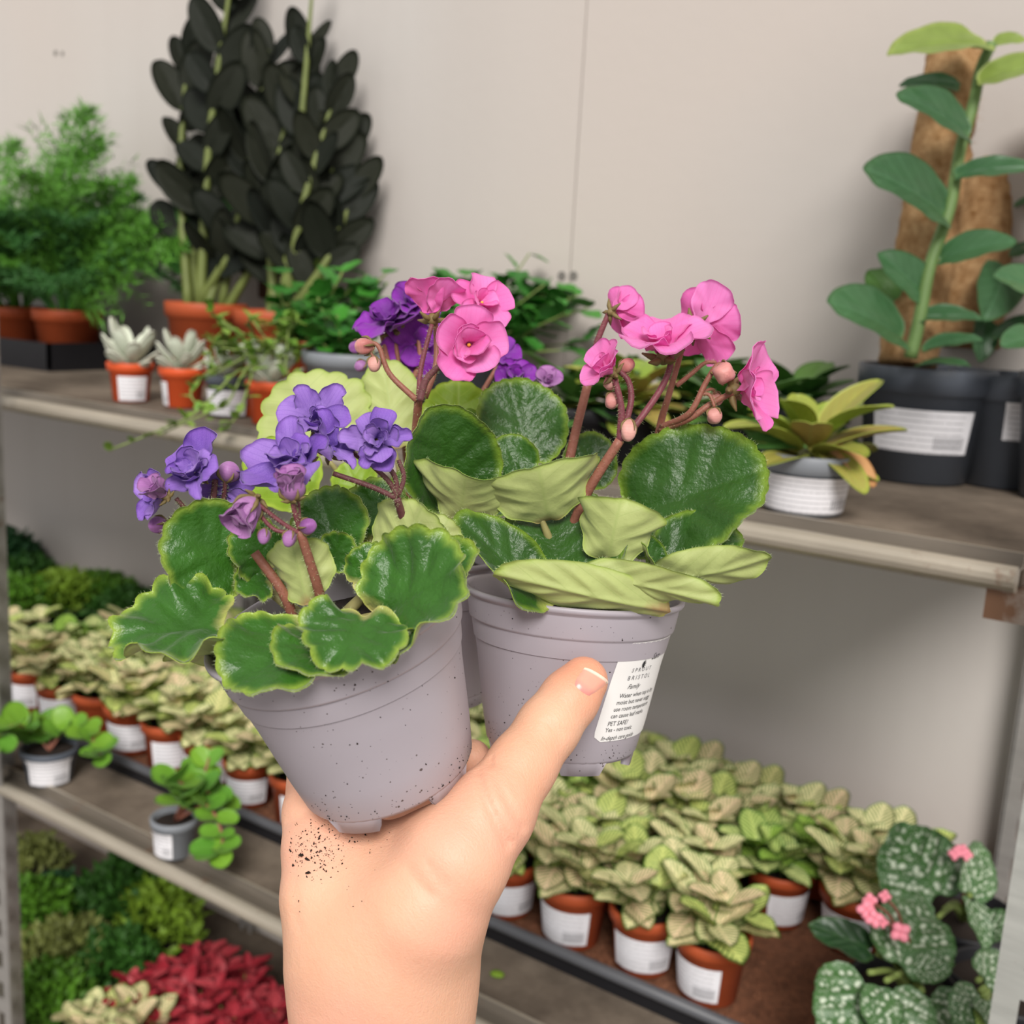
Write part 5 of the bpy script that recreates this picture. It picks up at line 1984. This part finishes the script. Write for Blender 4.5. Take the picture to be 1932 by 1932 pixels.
# ---- bronze and green leaved plants near the front right of the upper shelf
M_bron = leaf_mat('bronze_green_leaf', '#86a434', '#aebc50', '#a5a04a', .93, .02, .4, .15, '#a6b85a', .3, .1, 200, .0, .8, '#c09060')
M_dleaf = leaf_mat('deep_green_leaf', '#47783a', '#52783a', '#5d7a3c', .95, .02, .4, .12, '#5f8a4a', .3, .1, 200, .0, .5, '#6a8a34')
BRON = [shared_leaf('leaf', [M_bron, M_bron], W=.5, p=1.1, cup=.3, bend=b_, mid=.04, thick=.02, rings=5, secs=24, seed=k) for k, b_ in enumerate((-.5, -.9))]
DLEAF = [shared_leaf('leaf', [M_dleaf, M_dleaf], W=.6, p=1.0, cup=.3, bend=b_, mid=.04, thick=.02, rings=5, secs=24, seed=k) for k, b_ in enumerate((-.4, -.8))]


def rosette(label, name, base, R, H, potmat, meshes, n, L, seed, group, lab=None, el0=.05, el1=1.1):
    root = thing(name, label, 'potted plant', base, group)
    std_pot(root, R, R * .80, H, potmat, 32, .012, True, lab)
    rg_ = random.Random(seed)
    for k in range(n):
        a = k * 2.4 + rg_.uniform(-.3, .3)
        d, nn = rand_dir(rg_, a, el0 + (el1 - el0) * k / n)
        b = np.array([math.cos(a) * .006, math.sin(a) * .006, H * .86 + .018 * k / n])
        LL = L * rg_.uniform(.75, 1.1)
        if (np.array(base) + b + d * LL)[1] > YW - .006:
            d = unit(np.array([d[0], -abs(d[1]) * .5, d[2]]))
        place('leaf', meshes[k % len(meshes)], root, (0, 0, 0), b, b + d * LL, nn)
    return root


RG_ = 'broad leaved rosette plants on the upper shelf'
pb = ON(1537, 957, UP)
rosette('bronze and lime rosette in a short grey pot with a wraparound white label', 'rosette_plant', np.array([pb[0], YU + .058, UP + .0003]), .0310, .040, M_grey, BRON, 17, .056, 4, RG_,
        lab=(-.95, 3.4, .003, .027), el0=-.12, el1=.75)
rr_ = [o for o in bpy.data.objects if o.name == 'rosette_plant'][0]
M_tan = leaf_mat('tan_withering_leaf', '#c79562', '#b98350', '#b7a052', .95, .02, .5, .12, '#b07a4a', .2, .1, 200)
for b_, t_, mt_ in (((1560, 838, .728), (1648, 918, .700), M_tan), ((1545, 850, .725), (1632, 930, .690), M_bron), ((1530, 835, .735), (1402, 838, .730), M_dleaf)):
    put_leaf('leaf', rr_, rr_.location, P(*b_), P(*t_), CV(.2, .6, .75), [mt_, mt_], W=.42, p=1.0, cup=.35, bend=-.7, mid=.03, rings=7, secs=36, seed=3)
for px, yy, mt, n, lab in ((1400, .80, DLEAF, 16, 'dark green rosette just behind the bronze rosette'), (1290, .90, DLEAF, 16, 'green rosette under the wall behind the pink flower stalks'),
                           (1180, .80, BRON, 16, 'yellowing rosette behind the pink flower stalks'), (1090, .78, DLEAF, 14, 'green rosette behind the middle of the pink violet'),
                           (1500, .96, DLEAF, 14, 'dark leaved rosette beside the left dark pot by the wall')):
    q = ONY(px, 800, yy)
    rosette(lab, 'rosette_plant', np.array([q[0], yy, UP + .0003]), .034, .045, M_black, mt, n + 8, .056, px, RG_, el0=-.35, el1=.75)

# ---- climbing plants on moss poles in dark pots
M_coir = Mat('coir_pole', 0.95, 0.1)
f_ = M_coir.noise(110, 6, 0.75)
M_coir.color(M_coir.mix(M_coir.ramp(f_, .3, .7), lin('#94693f'), lin('#d9b284')))
M_coir.bump(M_coir.noise(260, 5, .75), .5, .005)
M_coir = M_coir.m
M_climb = leaf_mat('climber_leaf', '#3d6640', '#5a8456', '#6a9058', .97, .02, .36, .12, '#5c8a62', .25, .1, 120, .0, .35, '#5c8c58')
M_climbv = leaf_mat('young_variegated_leaf', '#8aa04a', '#b7c46c', '#9fb45a', .96, .02, .4, .2, None, .25, .1, 120)
M_vst = plain('climber_stem', '#6f8c50', 0.5, 0.2, 60)


def moss_pole(label, base, R, H, pole, leaves, stem_pts, lab, seed):
    root = thing('climbing_plant', label, 'potted plant', base, 'climbers on moss poles at the right of the upper shelf')
    std_pot(root, R, R * .76, H, M_dgrey, 44, .020, True, lab)
    (px0, py0, d0), (px1, py1, d1), rp = pole
    w0, w1 = P(px0, py0, d0), P(px1, py1, d1)
    ts = np.linspace(0, 1, 30)
    V, Fs = tube([w0 + (w1 - w0) * t for t in ts], rp, 24, 1, raw=True)
    rgx = np.random.RandomState(seed)
    V = V + rgx.normal(size=V.shape) * .0009
    po = part('moss_pole', V, Fs, M_coir, root, origin=base)
    ax = unit(w1 - w0)
    hv_, hf_ = [], []
    for _ in range(900):                                     # loose coir fibres
        t = rgx.rand()
        d = unit(np.cross(ax, rgx.normal(size=3)))
        p_ = w0 + (w1 - w0) * t + d * rp * .97
        e = p_ + unit(d * .5 + rgx.normal(size=3) * .6) * rgx.uniform(.004, .011)
        s = unit(np.cross(e - p_, d + .01)) * .00025
        k = len(hv_)
        hv_ += [p_ - s, p_ + s, e]
        hf_.append((k, k + 1, k + 2))
    h = part('fibres', np.array(hv_), hf_, M_coir, po, smooth=False, origin=base)
    h['kind'] = 'stuff'
    if stem_pts:
        V, Fs = tube([P(*p) for p in stem_pts], [.0050, .0046, .0040], 10, 6)
        part('stem', V, Fs, M_vst, root, origin=base)
    for i, (b, t, n, W, mt) in enumerate(leaves):
        put_leaf('leaf', root, base, P(*b), P(*t), CV(*n), [mt, mt], W=W * 1.25, p=1.0, skew=.15, cup=.45, bend=-.45, mid=.03, ruf=.012, tip=.05, notch=.08, rings=9, secs=44, seed=i + 3)
    return root


gp = ON(1712, 905, UP)
pbase = np.array([gp[0] + .002, gp[1] + .012, UP + .0003])
C_, Y_ = M_climb, M_climbv
moss_pole('climbing plant on a brown moss pole in the nearest labelled dark grey pot', pbase, .0535, .092, ((1712, 690, .885), (1806, 88, .900), .0225), [
    ((1872, 85, .85), (1682, 98, .83), (-.1, .62, .75), .40, Y_), ((1835, 260, .84), (1696, 178, .82), (-.25, .55, .78), .50, C_), ((1815, 165, .87), (1700, 160, .88), (-.2, .6, .75), .40, C_),
    ((1795, 412, .84), (1632, 316, .81), (-.15, .50, .85), .52, C_), ((1750, 560, .84), (1660, 480, .83), (-.2, .45, .85), .52, C_), ((1712, 640, .835), (1566, 570, .80), (-.15, .55, .82), .56, C_),
    ((1795, 332, .84), (1960, 318, .82), (.1, .62, .75), .36, C_), ((1765, 490, .84), (1915, 455, .81), (.1, .55, .82), .46, C_), ((1725, 600, .84), (1850, 600, .83), (.15, .7, .65), .40, C_),
    ((1735, 660, .83), (1850, 640, .81), (.1, .75, .6), .42, C_), ((1840, 155, .84), (1990, 120, .82), (.1, .60, .78), .50, Y_), ((1870, 80, .86), (1935, 75, .85), (.2, .4, .85), .5, Y_),
    ((1725, 690, .83), (1830, 690, .80), (.1, .8, .5), .35, C_), ((1690, 570, .87), (1640, 510, .88), (-.3, .4, .85), .6, M_dleaf)],
    [(1718, 675, .840), (1735, 600, .838), (1755, 500, .838), (1792, 390, .842), (1812, 280, .850), (1838, 190, .850), (1850, 130, .855), (1872, 80, .850)],
    (-1.30, 1.75, .026, .060), 2)
q = ONY(1838, 900, .985)
moss_pole('climbing plant on a thick moss pole in the dark pot behind the nearest one', np.array([q[0] + .022, .972, UP + .0003]), .050, .090, ((1822, 650, .965), (1905, 150, .975), .0275), [
    ((1900, 500, .93), (1860, 600, .90), (.2, .5, .8), .5, C_), ((1900, 480, .93), (1990, 470, .91), (.2, .6, .8), .5, C_), ((1860, 600, .93), (1850, 680, .92), (.1, .6, .8), .45, C_),
    ((1870, 640, .92), (1960, 600, .90), (.2, .7, .7), .45, C_), ((1910, 390, .94), (1990, 370, .92), (.2, .6, .7), .4, C_)], None, (-1.0, .9, .040, .070), 5)
q = ONY(1935, 880, .90)
moss_pole('climbing plant in the dark blue grey pot at the right end of the upper shelf', np.array([-.108, .930, UP + .0003]), .050, .095, ((1990, 640, .85), (2010, 150, .87), .020), [
    ((1980, 560, .83), (1880, 520, .81), (.0, .5, .85), .5, C_), ((1975, 640, .82), (1890, 650, .80), (-.1, .6, .8), .45, C_)], None, (-1.0, 1.2, .03, .06), 8)

# ================================================================== soil stuck to the held pots
def pot_specks(root, base, R, origin, seed, n, ang0):
    r = np.random.RandomState(seed)
    V, Fs = [], []
    for i in range(n):
        m_ = r.rand()
        if m_ < .55:
            z = .0052 + abs(r.normal(0, .0025))
        elif m_ < .75:
            z = .049 + r.uniform(0, .009)
        else:
            z = r.uniform(.008, .045)
        a = ang0 + r.normal(0, .75)
        if m_ < .3:
            a = ang0 + (-.85 if i % 2 else .75) + r.normal(0, .16)
            z = .0052 + abs(r.normal(0, .004 if i % 2 else .008))
        rad = float(np.interp(z, [p[1] for p in POT_PROF[3:13]], [p[0] for p in POT_PROF[3:13]]))
        c = np.array([rad * math.cos(a), rad * math.sin(a), z])
        s_ = abs(r.normal(0, .00013)) + .00005
        k = len(V)
        V += list(c + oc * s_ * r.uniform(.5, 1.6, (6, 1)))
        Fs += [tuple(k + j for j in f) for f in of]
    o = part('soil_specks', pot_world(V, base, R), Fs, M_soil, root, smooth=False, origin=origin)
    o['kind'] = 'stuff'


for rt_, b_, R_, sd_, n_k in ((vA, bA, RA, 1, 170), (vB, bB, RB, 2, 150)):
    v_ = -unit(np.array(b_) - CAM)
    pot_specks(rt_, b_, R_, b_, sd_, n_k, math.atan2(v_ @ R_[:, 1], v_ @ R_[:, 0]))
# ================================================================== soil crumbs on the hand
rgn = np.random.RandomState(9)
V, Fs = [], []
for i in range(330):
    if i < 250:
        px, py = rgn.normal(592, 32), rgn.normal(1600, 28)
    elif i < 290:
        px, py = rgn.normal(650, 45), rgn.normal(1585, 15)
    else:
        px, py = rgn.normal(600, 60), rgn.normal(1590, 60)
    if px < 545:
        continue
    q = on_hand(px, py)
    if q is None:
        continue
    r_ = abs(rgn.normal(0, .00012)) + .00006
    if i % 40 == 0:
        r_ = .0005
    c = CAM + WM @ q
    k = len(V)
    st_ = rgn.uniform(1, 2.6)
    dv_ = unit(rgn.normal(size=3))
    oo = oc * r_ * rgn.uniform(.5, 1.5, (6, 1))
    V += list(c + oo + np.outer(oo @ dv_, dv_) * (st_ - 1))
    Fs += [tuple(k + j for j in f) for f in of]
crumbs = part('soil_crumbs', np.array(V), Fs, M_soil, None, smooth=False)
tag(crumbs, 'dark soil crumbs scattered on the skin below the left held pot', 'soil', kind='stuff')
# a fallen petal on the lower shelf board
b = ON(938, 1842, LO)
V, Fs = blob((b[0], b[1], LO + .003), .0045, (1, .3, 0), 14, 8, 1.3, .08, 5)
V[:, 2] = LO + .0004 + (V[:, 2] - LO) * .5
tag(part('fallen_leaf', V, Fs, M_moss3, None), 'small yellow green fallen leaf on the lower shelf board', 'leaf')
